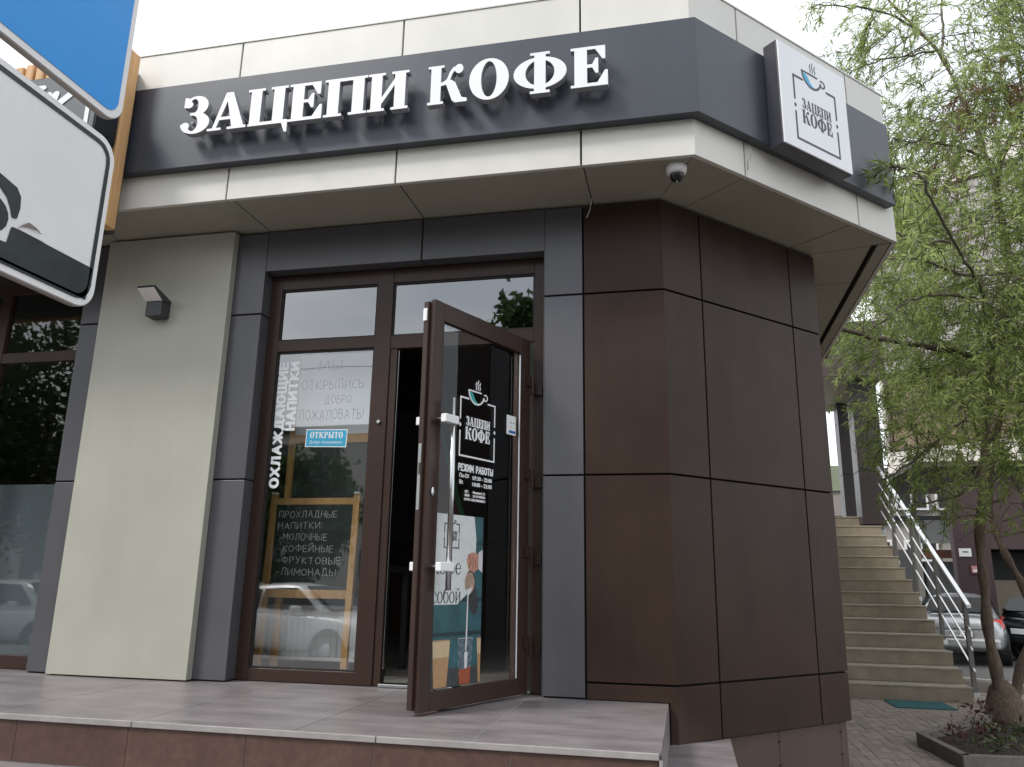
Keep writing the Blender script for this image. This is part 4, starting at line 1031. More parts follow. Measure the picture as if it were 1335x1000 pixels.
tag(box('door_mat', m_mat, None, 2.62, 3.36, 7.15, 7.82, ZG+.001, ZG+.012), 'flat teal rubber mat lying at the foot of the concrete stairs', 'mat')

# ------------------------------------------------------------------ planter, plants
pl_ = thing('planter', 'low concrete kerbed tree bed with dark soil at lower right', 'planter', (3.5, 5, ZG))
kp = [(2.20, 4.55), (2.30, 3.46), (6.2, 3.9), (6.0, 7.4), (4.3, 7.3), (2.20, 4.55)]
for (a, b), (c, d) in zip(kp[:-1], kp[1:]):
    L_ = math.hypot(c-a, d-b); n = max(1, round(L_/1.0))
    for i in range(n):
        p = Vector((a+(c-a)*i/n, b+(d-b)*i/n)); q = Vector((a+(c-a)*(i+1)/n, b+(d-b)*(i+1)/n)); e = (q-p).normalized(); p = p+e*.003; q = q-e*.003
        nn = Vector((-e.y, e.x))*.08
        MB().prism([tuple(p), tuple(q), tuple(q+nn), tuple(p+nn)], ZG-.1, ZG+.13).ob('kerb_stone', m_kerb, pl_, bevel=.008)
MB().prism([(2.30, 4.55), (2.40, 3.55), (6.1, 3.98), (5.9, 7.3), (4.33, 7.2)], ZG-.1, ZG+.05).ob('soil', m_soil, pl_)
def leaf_quads(n, centers, dirs, lens, wid, curl=.15):
    """folded narrow leaves: two quads' worth of 4 verts each (diamond)"""
    D = dirs/np.linalg.norm(dirs, axis=1, keepdims=True)
    R = rng.normal(size=(n, 3)); S = np.cross(D, R); S /= np.linalg.norm(S, axis=1, keepdims=True)
    N = np.cross(D, S)
    L_ = lens[:, None]; W_ = wid[:, None]
    V = np.empty((n, 4, 3))
    V[:, 0] = centers; V[:, 1] = centers+D*L_*.45+S*W_*.5+N*L_*curl*.2; V[:, 2] = centers+D*L_+N*L_*curl*-.3; V[:, 3] = centers+D*L_*.45-S*W_*.5+N*L_*curl*.2
    return V.reshape(-1, 3)
def quad_mesh(name, V, m, parent=None, label=None, world_origin=None, kind=None):
    n = len(V)//4; c = V.mean(0) if world_origin is None else np.array(world_origin)
    me = bpy.data.meshes.new(name); me.vertices.add(len(V)); me.vertices.foreach_set('co', (V-c).ravel())
    me.loops.add(n*4); me.loops.foreach_set('vertex_index', np.arange(n*4)); me.polygons.add(n)
    me.polygons.foreach_set('loop_start', np.arange(n)*4); me.polygons.foreach_set('loop_total', np.full(n, 4)); me.update(calc_edges=True)
    me.materials.append(m); o = bpy.data.objects.new(name, me); COL.objects.link(o); finish(o, c, parent)
    if kind: o['kind'] = kind
    return o
labs = ['reddish low bedding plant at the tip corner of the tree bed', 'small green leaved plant beside the tree base', 'dark red bedding plant in front of the trunk', 'low dark plant at the right edge of the bed', 'upright reddish plant left of the trunk', 'sparse green plant behind the kerb corner', 'small plant in the middle of the soil']
for i, (x, y, red, h) in enumerate([(2.55, 4.5, 1, .16), (3.0, 4.6, 0, .18), (2.9, 4.9, 1, .22), (3.5, 4.4, 1, .14), (3.1, 5.5, 1, .26), (2.75, 4.0, 0, .12), (3.3, 4.9, 0, .15)]):
    n = 46; c = np.tile((x, y, ZG+.06), (n, 1))+rng.normal(size=(n, 3))*(.09, .09, .0)+np.c_[np.zeros(n), np.zeros(n), rng.uniform(0, h, n)]
    d = rng.normal(size=(n, 3)); d[:, 2] = abs(d[:, 2])*.8
    o = quad_mesh('bedding_plant', leaf_quads(n, c, d, rng.uniform(.06, .11, n), rng.uniform(.02, .035, n)), m_plantr if red else m_plant)
    tag(o, labs[i], 'plant', 'small plants in the tree bed')
n = 500; c = np.c_[rng.uniform(2.5, 5, n), rng.uniform(3.8, 6.6, n), np.full(n, ZG+.055)]
c = c[c[:, 0] > 2.5+np.maximum(0, c[:, 1]-4.6)*.75]; n = len(c)
d = rng.normal(size=(n, 3)); d[:, 2] = abs(d[:, 2])*.2
tag(quad_mesh('fallen_leaves', leaf_quads(n, c, d, rng.uniform(.03, .07, n), rng.uniform(.01, .025, n)), m_plantr), 'litter of dry leaves scattered on the soil of the bed', 'leaf litter', kind='stuff')

# ------------------------------------------------------------------ concrete stairs and railing
stn = thing('concrete_stairs', 'straight flight of tan concrete steps rising behind the corner', 'stairs', (2.5, 8, ZG))
SX1 = 3.80; SY = 7.93; RI = .207; TR = .357; NS = 14
for k in range(NS):
    z = ZG+RI*(k+1); y = SY+TR*k
    st_ = box('stair_step', m_conc, stn, 1.12, SX1, y, y+TR+.03 if k < NS-1 else 16, z-RI+.001 if k else ZG, z-.022, bevel=.004)
    box('stair_tread', m_nose, stn, 1.12, SX1+.006, y-.012, y+TR-.014 if k < NS-1 else 16, z-.0215, z, bevel=.003)
MB().prism([(SY+.05, ZG), (SY+TR*NS, ZG), (SY+TR*NS, ZG+RI*NS-.03), (SY+TR*1.2, ZG+.05)], 1.14, SX1-.03, lambda x, y, z: (z, x, y)).ob('stair_side', m_conc, stn)
rl = thing('stair_railing', 'steel stair railing with bright flat handrail and three thin bars', 'railing', (SX1+.03, 8, ZG))
def hz(y): return .30+(y-7.72)*.582
XR_ = SX1+.035
def rbar(name, m, dz, y0, y1, wx, wz, nm=None):
    V = [(XR_+sx*wx/2, y, hz(y)+dz+sz*wz/2) for y in (y0, y1) for sx, sz in ((-1, -1), (1, -1), (1, 1), (-1, 1))]
    mobj(name, V, [(0, 1, 2, 3), (7, 6, 5, 4), (0, 4, 5, 1), (1, 5, 6, 2), (2, 6, 7, 3), (3, 7, 4, 0)], m, rl, bevel=.003)
rbar('handrail', m_steelw, 0.02, 7.80, 12.35, .06, .045)
for dz in (-.33, -.60, -.88): rbar('rail_bar', m_steelw, dz, 7.86, 12.3, .022, .022)
for y in (7.96, 9.12, 10.28, 11.44, 12.3):
    zb_ = ZG+RI*max(1, int((y-SY)/TR)+1)-.12
    MB().box(XR_-.03, XR_+.03, y-.025, y+.025, zb_, hz(y)-.003).ob('rail_post', m_dsteel, rl, bevel=.003)
    MB().box(SX1+.007, XR_+.05, y-.03, y+.03, zb_-.02, zb_+.05).ob('post_bracket', m_steelw, rl)
# portico at the top of the stairs
pt = thing('portico', 'brown clad portico with square columns at the top of the stairs', 'portico', (3.2, 12.6, 1.9))
m_purp = mat('purple_brown_composite', (.085, .062, .064), .4, 0, .08, 2)
m_coln = mat('dark_column_composite', (.045, .036, .036), .4, 0, .08, 2)
def col_(x0, x1, y0, y1, z0, z1):
    zs = [z0, z0+(z1-z0)*.36, z0+(z1-z0)*.74, z1]
    for a, b in zip(zs[:-1], zs[1:]): MB().box(x0, x1, y0, y1, a+.004, b-.004).ob('column_panel', m_coln, pt, bevel=.004)
    MB().box(x0+.01, x1-.01, y0+.01, y1-.01, z0, z1).ob('column_core', m_gap, pt)
col_(3.48, 3.97, 12.25, 12.75, 1.80, 4.75)
col_(3.62, 3.96, 14.6, 15.05, 1.95, 5.15)
MB().box(3.98, 4.22, 15.3, 15.5, 1.95, 5.6).ob('pilaster', mat('grey_blue_pilaster', (.20, .22, .24), .5), pt)
for a, b in ((.9, 2.05), (2.07, 3.35), (3.37, 4.13)):
    MB().box(a, b-.008, 12.0, 12.03, 4.80, 5.97).ob('lintel_panel', m_purp, pt, bevel=.003)
for i in range(3): MB().box(4.10, 4.13, 12.04+i*1.2, 13.225+i*1.2, 4.80, 5.97).ob('lintel_panel', m_purp, pt, bevel=.003)
MB().box(.9, 4.098, 12.032, 15.6, 4.86, 5.9).ob('lintel_core', m_core, pt)
MB().box(.9, 4.12, 12.035, 15.6, 4.80, 4.858).ob('portico_ceiling', m_soffit, pt)
tag(box('dark_bollard', m_black, None, 2.98, 3.14, 13.4, 13.6, 1.98, 2.35, bevel=.02), 'small dark bin standing on the upper landing left of the column', 'bin')
gr = thing('landing_railing', 'thin steel railing across the upper landing behind the columns', 'railing', (2.9, 15, 2))
for z in (2.35, 2.62, 2.95): MB().tube([(1.5, 15.3, z), (3.4, 15.3, z)], .012, 6).ob('rail_bar', m_dsteel, gr)
for x in (1.5, 2.45, 3.38): MB().tube([(x, 15.3, 1.98), (x, 15.3, 2.96)], .016, 6).ob('rail_post', m_dsteel, gr)

# ------------------------------------------------------------------ willow-like tree
SK = {
'A': ([(3.53, 6.1, -.95), (3.49, 6.0, -.36), (3.44, 5.95, .16), (3.45, 5.9, .68), (3.46, 5.9, 1.22), (3.63, 5.9, 2.14), (3.8, 5.9, 3.11), (3.94, 5.9, 3.55), (4.09, 5.9, 4.11), (4.23, 5.9, 4.94), (4.14, 5.8, 5.77), (4.0, 5.7, 6.45), (3.82, 5.6, 7.01), (3.59, 5.5, 7.63), (3.32, 5.4, 7.96), (3.0, 5.3, 8.37), (2.64, 5.2, 8.99)], .066, .013),
'B': ([(3.58, 6.1, -.95), (3.76, 6.1, -.36), (3.97, 6.1, .16), (3.99, 6.2, .58), (3.88, 6.3, .96), (3.82, 6.4, 1.32), (3.84, 6.5, 1.83), (4.07, 6.6, 2.65), (4.43, 6.8, 3.52), (4.89, 7.0, 4.67), (5.18, 7.1, 6.24), (5.27, 7.2, 8.22), (5.2, 7.2, 10.19)], .060, .018),
'C': ([(3.9, 5.9, 3.4), (3.67, 5.4, 3.71), (3.49, 4.9, 3.98), (3.14, 4.2, 4.03), (2.66, 3.2, 3.94), (2.21, 2.2, 3.87), (1.86, 1.35, 3.69), (1.62, .78, 3.47), (1.50, .62, 3.40)], .024, .005),
'E': ([(4.19, 5.9, 4.84), (4.1, 5.6, 5.73), (4.21, 5.3, 6.14), (4.35, 5.1, 6.54), (4.47, 4.9, 7.15)], .05, .02),
'F': ([(3.94, 5.9, 3.42), (3.51, 5.7, 3.45), (2.99, 5.4, 3.47), (2.41, 5.1, 3.51), (1.85, 4.8, 3.56), (1.68, 4.7, 3.2)], .045, .018),
'G': ([(3.54, 5.0, 3.9), (3.14, 4.6, 3.84), (2.77, 4.3, 3.76), (2.4, 4.0, 3.58), (2.1, 3.8, 3.32)], .022, .006),
'H': ([(3.14, 4.2, 3.93), (2.85, 4.0, 3.93), (2.51, 3.7, 3.94), (2.16, 3.5, 3.9)], .02, .006),
'I': ([(2.65, 3.2, 3.91), (2.35, 3.0, 3.85), (2.07, 2.8, 3.88)], .015, .006),
'J': ([(3.61, 5.5, 7.63), (3.72, 5.6, 8.03), (3.77, 5.7, 8.6), (3.85, 5.8, 9.45)], .02, .01),
'K': ([(3.58, 5.5, 7.66), (3.17, 5.2, 7.43), (2.71, 4.9, 7.2), (2.28, 4.7, 6.96)], .016, .006),
'L': ([(4.09, 5.75, 6.09), (3.64, 5.4, 6.14), (3.11, 5.0, 6.02), (2.68, 4.7, 5.94)], .024, .007),
'M': ([(4.07, 5.9, 3.9), (4.14, 5.7, 4.03), (4.27, 5.5, 4.25)], .045, .03),
'N': ([(3.32, 5.4, 7.96), (2.8, 5.0, 8.01), (2.24, 4.6, 7.84), (1.9, 4.3, 7.66), (1.75, 4.1, 7.5)], .015, .005),
'O': ([(3.77, 5.9, 2.91), (3.17, 5.5, 2.46), (2.63, 5.2, 2.06), (2.23, 5.0, 1.81)], .025, .008),
'P': ([(3.8, 6.0, 2.16), (3.25, 5.5, 1.73), (2.78, 5.2, 1.57), (2.45, 5.0, 1.59)], .02, .007),
'Q': ([(4.08, 6.0, 3.73), (4.14, 5.6, 3.31), (4.28, 5.3, 2.76)], .03, .01),
'R': ([(3.76, 6.0, 2.54), (3.76, 5.5, 1.9), (3.74, 5.2, 1.45)], .02, .008)}
tr = thing('willow_tree', 'tall willow-like tree with forked trunk and narrow green leaves at right', 'tree', (3.55, 6.1, ZG))
def smoothpts(P, n=4):
    P = [np.array(p, float) for p in P]; Q = [2*P[0]-P[1]]+P+[2*P[-1]-P[-2]]; o_ = []
    for i in range(1, len(Q)-2):
        for t in np.linspace(0, 1, n, endpoint=False):
            a, b, c, d = Q[i-1], Q[i], Q[i+1], Q[i+2]
            o_.append(.5*((2*b)+(-a+c)*t+(2*a-5*b+4*c-d)*t*t+(-a+3*b-3*c+d)*t**3))
    o_.append(P[-1]); return o_
trunk = MB(); limbs = MB(); samples_ = []
for k, (P, ra, rbb) in SK.items():
    Q = smoothpts(P, 5); n = len(Q)
    if k in 'AB':
        rad_ = [max(rbb, ra*(1-(i/n))**.8*(1+(.75*math.exp(-i*.45) if k in 'AB' else 0))+.010*math.sin(i*1.3)) for i in range(n)]
        trunk.tube(Q, rad_, 14)
    else:
        Q = [q+rng.normal(size=3)*.008 for q in Q]
        limbs.tube(Q, [ra+(rbb-ra)*i/n for i in range(n)], 7)
    for q in Q:
        if q[2] > 1.2: samples_.append(q)
# burl at the fork foot
trunk.lathe([(0, 0), (.24, 0), (.23, .12), (.19, .28), (.13, .42), (.06, .5), (0, .52)], 16, lambda x, y, z: (3.56+x*(1+.15*math.sin(5*y*9)), 6.08+y, ZG+z))
trunk.ob('trunk', m_bark, tr, smooth=True); limbs.ob('limbs', m_barkd, tr, smooth=True)
samples_ = np.array(samples_)
C0 = np.array([4.3, 6.3, 5.0]); RA = np.array([2.55, 2.5, 4.7])
twigs = MB(); LV = []; LVr = []
def blocked(p):
    x, y, z = p
    if z < 4.4 and x < 1.78 and y > .2: return True
    if z < 3.0 and x < 2.15+.25*(3.0-z): return True
    if z < 1.0+max(0, 3.3-x)*.9: return True
    if y < 1.2 or z < .55: return True
    return False
def add_twig(p, L_, d, dens=1.0, russ=False):
    """arching twig with narrow leaves on both sides"""
    n = 6; Q = [np.array(p, float)]; d = d/np.linalg.norm(d)
    for i in range(n):
        d = d+np.array([0, 0, -.16])+rng.normal(size=3)*.12; d /= np.linalg.norm(d); Q.append(Q[-1]+d*L_/n)
    if any(blocked(q) for q in Q) and not (Q[0][1] < 1.4): return
    twigs.tube(Q, [.005*(1-i/(n+1.))+.0012 for i in range(n+1)], 3, cap=False)
    nl = int(L_*62*dens)
    t = rng.uniform(.1, 1, nl)*n; i = np.minimum(t.astype(int), n-1); f = (t-i)[:, None]
    Qa = np.array(Q); C = Qa[i]*(1-f)+Qa[i+1]*f; D = Qa[i+1]-Qa[i]; D /= np.linalg.norm(D, axis=1, keepdims=True)
    S = rng.normal(size=(nl, 3)); S -= (S*D).sum(1)[:, None]*D; S /= np.linalg.norm(S, axis=1, keepdims=True)
    dd = D*.75+S*.75+np.array([0, 0, -.12])
    (LVr if russ else LV).append(leaf_quads(nl, C, dd, rng.uniform(.07, .135, nl), rng.uniform(.011, .019, nl), rng.uniform(-.3, .4)))
# clump centres inside the crown
clumps = []
tries = 0
while len(clumps) < 400 and tries < 12000:
    tries += 1
    v = rng.normal(size=3); v /= np.linalg.norm(v); r = rng.uniform(.15, 1)**.5
    p = C0+v*RA*r
    if p[2] < .9 or p[1] < 3.2 or blocked(p): continue
    if p[2] < 2.0 and rng.random() < .3: continue
    if p[2] > 5.0 and rng.random() < .25: continue
    if p[0] < 3.4 and 2.4 < p[2] < 5.4 and rng.random() < .5: continue
    clumps.append(p)
limbl = MB()
for p in clumps:
    q = samples_[np.argmin(((samples_-p)**2).sum(1))]
    mid = (p+q)/2+np.array([0, 0, .12])+rng.normal(size=3)*.06
    if np.linalg.norm(p-q) < 2.3: limbl.tube([q, mid, p], [.007, .005, .003], 4, cap=False)
    out_d = (p-q)+1e-3; out_d /= np.linalg.norm(out_d)
    kk = 11
    rs = p[0] > 3.9 and p[2] > 6.3 and p[2] < 7.6 and rng.random() < .35
    for _ in range(kk):
        d = out_d*.6+rng.normal(size=3)*.6; add_twig(p+rng.normal(size=3)*.14, rng.uniform(.35, .75), d, 1.0, rs)
limbl.ob('side_branches', m_barkd, tr, smooth=True)
for k in 'CFGHIKLNOP':
    P = SK[k][0]
    Q = smoothpts(P, 3)
    for q in Q[2:]:
        if k == 'C' and q[1] < 3 and q[1] > 1.6 and rng.random() < .5: continue
        if k == 'F' and rng.random() < .8: continue
        for _ in range(2 if k != 'C' else 1):
            add_twig(np.array(q), rng.uniform(.25, .5), rng.normal(size=3)*.7+np.array([-.35, -.1, .05]), .8)
for d in ((-.9, -.1, .25), (-1, -.15, .0), (-.8, -.1, -.3), (-.6, -.1, .5)):
    add_twig(np.array((1.50, .62, 3.40)), .2, np.array(d), 1.0)
twigs.ob('twigs', m_barkd, tr)
V = np.concatenate(LV); print('leaves', len(V)//4)
quad_mesh('foliage', V, m_leaf, tr, kind='stuff')
if LVr: quad_mesh('russet_foliage', np.concatenate(LVr), m_leafr, tr, kind='stuff')

# ------------------------------------------------------------------ background building on the right
ob_ = thing('office_building', 'pale office building with grey cladding and curtained windows behind the tree', 'building', (6.3, 21, ZG))
OA = np.array([6.30, 21.0]); od = np.array([math.sin(math.radians(46)), -math.cos(math.radians(46))]); on = np.array([-od[1], od[0]])*-1
# outward normal faces the camera side
if (np.array([0, -4.6])-OA)@on < 0: on = -on
def OB(s, d, z): p = OA+od*s+on*d; return (p[0], p[1], z)
m_obp = mat('grey_mauve_cladding', (.33, .30, .30), .5, 0, .10, 1.5)
m_obw = mat('pale_band', (.62, .58, .53), .6, 0, .08, 1)
m_curt = mat('tan_curtain', (.52, .38, .26), .8, 0, .25, 3, stretch=(14, 14, .3))
MB().box(.05, 16, -8, -.06, 3.8, 13.0, OB).ob('wall_core', m_core, ob_)
MB().box(-.12, 16, -.05, .10, 3.75, 4.55, OB).ob('pale_band', m_obw, ob_)
MB().box(-.12, 16, -.05, .14, 12.42, 13.25, OB).ob('parapet_band', mat('parapet_white', (.62, .58, .53), .6), ob_)
MB().box(-.12, -.0, -.05, .12, 4.551, 12.41, OB).ob('corner_strip', m_obw, ob_)
# windows rows
for fl, (z0, z1) in enumerate(((4.60, 7.0),)):
    for i in range(7):
        a = .02+i*2.2; b = a+2.18
        if fl == 0:
            w = MB().box(a, a+.07, -.02, .05, z0, z1, OB).box(b-.07, b, -.02, .05, z0, z1, OB).box(a+.07, b-.07, -.02, .05, z0, z0+.07, OB).box(a+.07, b-.07, -.02, .05, z1-.07, z1, OB).box(a+.07, b-.07, -.02, .05, (z0+z1)/2, (z0+z1)/2+.06, OB).box(a+.75, a+.81, -.02, .049, z0+.07, z1-.07, OB)
            wo = w.ob('window', mat('bronze_frame', (.09, .06, .05), .5), ob_)
            box('curtain', m_curt, wo, a+.07, b-.07, -.05, -.045, z0+.07, z1-.07, OB); box('pane', glass_mat('office_glass', .8, (.8, .8, .8)) if i == 0 and fl == 0 else bpy.data.materials['office_glass'], wo, a+.07, b-.07, .0, .006, z0+.07, z1-.07, OB)
for r_ in range(5):
    z0 = 7.02+r_*1.075
    for i in range(11):
        a = .0+i*1.45
        MB().box(a+.01, a+1.44, -.04, .03, z0+.012, z0+1.065, OB).ob('cladding_panel', m_obp, ob_)
# ground floor below: maroon wall, dark garage opening
mw = thing('maroon_wall', 'dark maroon ground floor wall with notices beside a garage opening', 'wall', (7, 17.5, ZG))
m_mar = mat('maroon_plaster', (.060, .034, .038), .7, 0, .1, 3)
MB().box(6.68, 7.50, 17.5, 17.8, ZG-.03, 3.6).ob('wall_face', m_mar, mw)
MB().box(7.5, 11.5, 17.5, 17.8, 1.55, 3.6).ob('wall_face', m_mar, mw)
MB().box(11.0, 11.6, 17.5, 17.8, ZG-.03, 1.549).ob('wall_face', m_mar, mw)
MB().box(7.5, 11.2, 19.8, 20, ZG-.03, 3.4).ob('garage_back', m_black, mw)
MB().box(7.49, 7.52, 17.81, 19.8, ZG-.03, 3.4).ob('garage_side', m_black, mw)
MB().box(7.5, 11.2, 17.81, 19.8, 1.56, 1.62).ob('garage_ceiling', m_black, mw)
MB().box(7.75, 11.0, 18.4, 18.45, ZG-.03, .80).ob('garage_shutter', mat('tan_shutter', (.28, .23, .17), .6), mw)
MB().box(6.76, 7.04, 17.47, 17.498, 1.36, 1.56).ob('notice_plate', m_paper, mw)
MB().box(6.84, 6.97, 17.465, 17.469, 1.46, 1.49).ob('notice_print', m_ink, mw)
MB().box(6.97, 7.22, 17.46, 17.498, .93, 1.16).ob('fire_box', mat('maroon_metal', (.10, .02, .02), .4), mw)
MB().box(7.00, 7.19, 17.455, 17.459, .965, 1.13).ob('fire_box_label', mat('pink_red_label', (.55, .25, .25), .5), mw)
MB().box(7.03, 7.13, 17.452, 17.4545, .985, 1.04).ob('fire_box_label', m_paper, mw)
cp = thing('upper_overhang', 'concrete overhang and beam under the office building', 'canopy', (7, 18, 3.6))
MB().box(5.9, 12, 17.2, 24, 3.61, 3.74).ob('canopy_slab', mat('dark_concrete', (.09, .08, .07), .8), cp)
# far low buildings between portico and office
fb = thing('far_house', 'distant pale house with white framed windows seen behind the railing', 'building', (8, 32, ZG))
MB().box(4, 14, 32, 36, ZG-.03, 5.6).ob('wall', mat('far_wall', (.30, .27, .25), .8, 0, .12, 1), fb)
MB().box(3.9, 14.1, 31.8, 31.99, 3.3, 3.5).ob('ledge', m_black, fb)
MB().box(4, 7.9, 31.9, 31.99, 4.6, 5.7).ob('green_wall_strip', mat('far_green_wall', (.25, .28, .19), .8), fb)
for x0, z0 in ((7.2, 3.75), (8.9, 3.75), (10.5, 3.75), (7.3, 1.6), (9.1, 1.6)):
    w = MB().box(x0, x0+1.3, 31.85, 31.98, z0, z0+.9).ob('window', m_whitepaint, fb)
    for k in range(2): MB().box(x0+.08+k*.6, x0+.6+k*.6, 31.83, 31.849, z0+.1, z0+.8).ob('pane', m_glassF if False else m_dgrey, w)
gt = thing('garden_gate', 'grey gate posts and white panels behind the stairs railing', 'gate', (6.2, 22, ZG))
MB().box(5.6, 5.75, 21.9, 22.05, ZG-.03, 2.4).ob('gate_post', m_dsteel, gt); MB().box(6.9, 7.05, 21.9, 22.05, ZG-.03, 3.1).ob('gate_post', mat('grey_post', (.25, .24, .22), .7), gt)
MB().box(7.1, 8.3, 22, 22.1, 1.9, 2.6).ob('gate_sign', m_paper, gt); MB().box(7.1, 8.3, 22, 22.1, 1.45, 1.7).ob('gate_panel', mat('brick_panel', (.26, .12, .08), .8), gt)
MB().box(5.75, 6.9, 22, 22.08, ZG, 1.7).ob('gate_leaf', mat('gate_grey', (.10, .105, .11), .6), gt)
MB().box(7.05, 8.6, 22.0, 22.08, ZG, 1.35).ob('gate_leaf', mat('gate_grey', (.10, .105, .11), .6), gt)

# ------------------------------------------------------------------ cars
def car(name, label, cat, loc, heading, paint, group='parked cars', hatch=False, plate=True):
    t = thing(name, label, cat, loc, group); t.rotation_euler = (0, 0, heading)
    def P(nm, V, F, m, **k): return mobj(nm, V, F, m, t, local=True, **k)
    if hatch: st = [(-2.05, .62, .50, .62), (-2.02, .80, .42, .86), (-1.9, .85, .30, 1.0), (-1.3, .87, .24, 1.02), (0, .875, .22, 1.0), (1.0, .87, .24, .98), (1.7, .85, .28, .92), (2.1, .74, .34, .78), (2.18, .6, .42, .64)]
    else: st = [(-2.27, .60, .46, .66), (-2.25, .78, .36, .88), (-2.12, .84, .28, .98), (-1.6, .865, .24, 1.00), (-.8, .875, .22, .98), (.4, .875, .22, .95), (1.2, .87, .24, .92), (1.85, .84, .28, .82), (2.2, .74, .34, .68), (2.28, .58, .42, .58)]
    V = []; n = 14
    for y, w, z0, z1 in st:
        h = z1-z0
        half = [(0, z0), (w*.8, z0), (w*.96, z0+h*.16), (w, z0+h*.42), (w*.985, z0+h*.72), (w*.90, z0+h*.94), (w*.6, z0+h*1.0), (0, z0+h*1.015)]
        ring = half+[(-a, b) for a, b in half[-2:0:-1]]
        n = len(ring); V += [(a, y, b) for a, b in ring]
    F = [(i*n+k, i*n+(k+1) % n, (i+1)*n+(k+1) % n, (i+1)*n+k) for i in range(len(st)-1) for k in range(n)]
    F += [tuple(range(n))[::-1], tuple((len(st)-1)*n+k for k in range(n))]
    o = P('body', V, F, paint, smooth=True); s = o.modifiers.new('s', 'SUBSURF'); s.levels = s.render_levels = 2
    if hatch: cs = [(-1.98, .74, .98, .98), (-1.70, .72, .97, 1.38), (-1.3, .70, .97, 1.46), (-.2, .70, .97, 1.48), (.45, .70, .96, 1.42), (1.25, .72, .94, .95)]
    else: cs = [(-1.72, .70, .96, .97), (-1.05, .71, .96, 1.36), (-.65, .71, .95, 1.43), (.1, .70, .94, 1.44), (.5, .70, .93, 1.40), (1.35, .72, .90, .91)]
    V = []; m_ = 0
    for y, w, z0, z1 in cs:
        ti = .20*(z1-z0)/.45
        half = [(w+.06, z0-.04), (w+.04-ti*.45, z0+(z1-z0)*.5), (w-ti+.01, z1-.05), (w-ti-.12, z1-.005), (0, z1+.015)]
        ring = half+[(-a, b) for a, b in half[-2::-1]]; m_ = len(ring); V += [(a, y, b) for a, b in ring]
    F = [(i*m_+k, i*m_+k+1, (i+1)*m_+k+1, (i+1)*m_+k) for i in range(len(cs)-1) for k in range(m_-1)]+[tuple(range(m_))[::-1], tuple((len(cs)-1)*m_+k for k in range(m_))]
    o = P('cabin', V, F, paint, smooth=True); s = o.modifiers.new('s', 'SUBSURF'); s.levels = s.render_levels = 1
    carglass = mat('car_glass', (.010, .013, .015), .06, 0, .0)
    # windows as thin curved panes just proud of the cabin
    r0_, r1_ = (cs[0], cs[1]); 
    yb0, yb1 = r0_[0]+(r1_[0]-r0_[0])*.16, r0_[0]+(r1_[0]-r0_[0])*.90
    zb0, zb1 = r0_[3]+(r1_[3]-r0_[3])*.18, r0_[3]+(r1_[3]-r0_[3])*.92
    def pane(nm, a, b, c, d, nrm, th=.012):
        nv = Vector(nrm).normalized()*th
        q = [Vector(a), Vector(b), Vector(c), Vector(d)]; P(nm, [tuple(v-nv) for v in q]+[tuple(v+nv) for v in q], [(3, 2, 1, 0), (4, 5, 6, 7), (0, 1, 5, 4), (1, 2, 6, 5), (2, 3, 7, 6), (3, 0, 4, 7)], carglass, bevel=.006)
    sl = Vector((0, -(r1_[3]-r0_[3]), (r1_[0]-r0_[0]))).normalized()
    e = sl*.018
    pane('rear_window', (-.60, yb0+e.y, zb0+e.z), (.60, yb0+e.y, zb0+e.z), (.50, yb1+e.y, zb1+e.z), (-.50, yb1+e.y, zb1+e.z), sl)
    ft0, ft1 = cs[-1], cs[-2]
    fs = Vector((0, ft1[3]-ft0[3], ft0[0]-ft1[0])).normalized(); e = fs*.018
    lf = lambda t: (ft0[0]+(ft1[0]-ft0[0])*t, ft0[3]+(ft1[3]-ft0[3])*t)
    a_, b_2 = lf(.12), lf(.92)
    pane('windscreen', (.64, a_[0]+e.y, a_[1]+e.z), (-.64, a_[0]+e.y, a_[1]+e.z), (-.54, b_2[0]+e.y, b_2[1]+e.z), (.54, b_2[0]+e.y, b_2[1]+e.z), fs)
    for sx in (-1, 1):
        for (ya, yb2, yc, yd) in (((-1.18, -.28, -.30, -.95)), ((-.22, 1.02, .45, -.22))):
            if hatch: ya, yd = (ya-.35, yd-.45) if ya < -1 else (ya, yd)
            X0, X1 = .765, .625
            pane('side_window', (sx*X0, ya, 1.0), (sx*X0, yb2, .98), (sx*X1, yc, 1.345), (sx*X1, yd, 1.345), (sx*.9, 0, .35))
        # lamps
        yr = -2.20 if not hatch else -2.02
        lv = [(sx*.56, yr-.05, .72), (sx*.80, yr+.04, .72), (sx*.85, yr+.20, .80), (sx*.80, yr+.16, .93), (sx*.60, yr+.02, .93)]
        lv2 = [(a*.9, b+.12, c) for a, b, c in lv]; nn = 5
        P('tail_lamp', lv+lv2, [(0, 1, 2, 3, 4), (9, 8, 7, 6, 5)]+[(i, i+5, (i+1) % 5+5, (i+1) % 5) for i in range(5)], mat('tail_lamp_red', (.55, .025, .02), .2), bevel=.01)
        P('headlamp', *(lambda b: (b.V, b.F))(MB().box(sx*.52, sx*.76, 2.02, 2.20, .60, .72)), mat('headlamp', (.6, .62, .64), .1), bevel=.02)
        P('mirror', *(lambda b: (b.V, b.F))(MB().box(sx*.84, sx*1.0, .62, .74, .93, 1.05)), paint, bevel=.03)
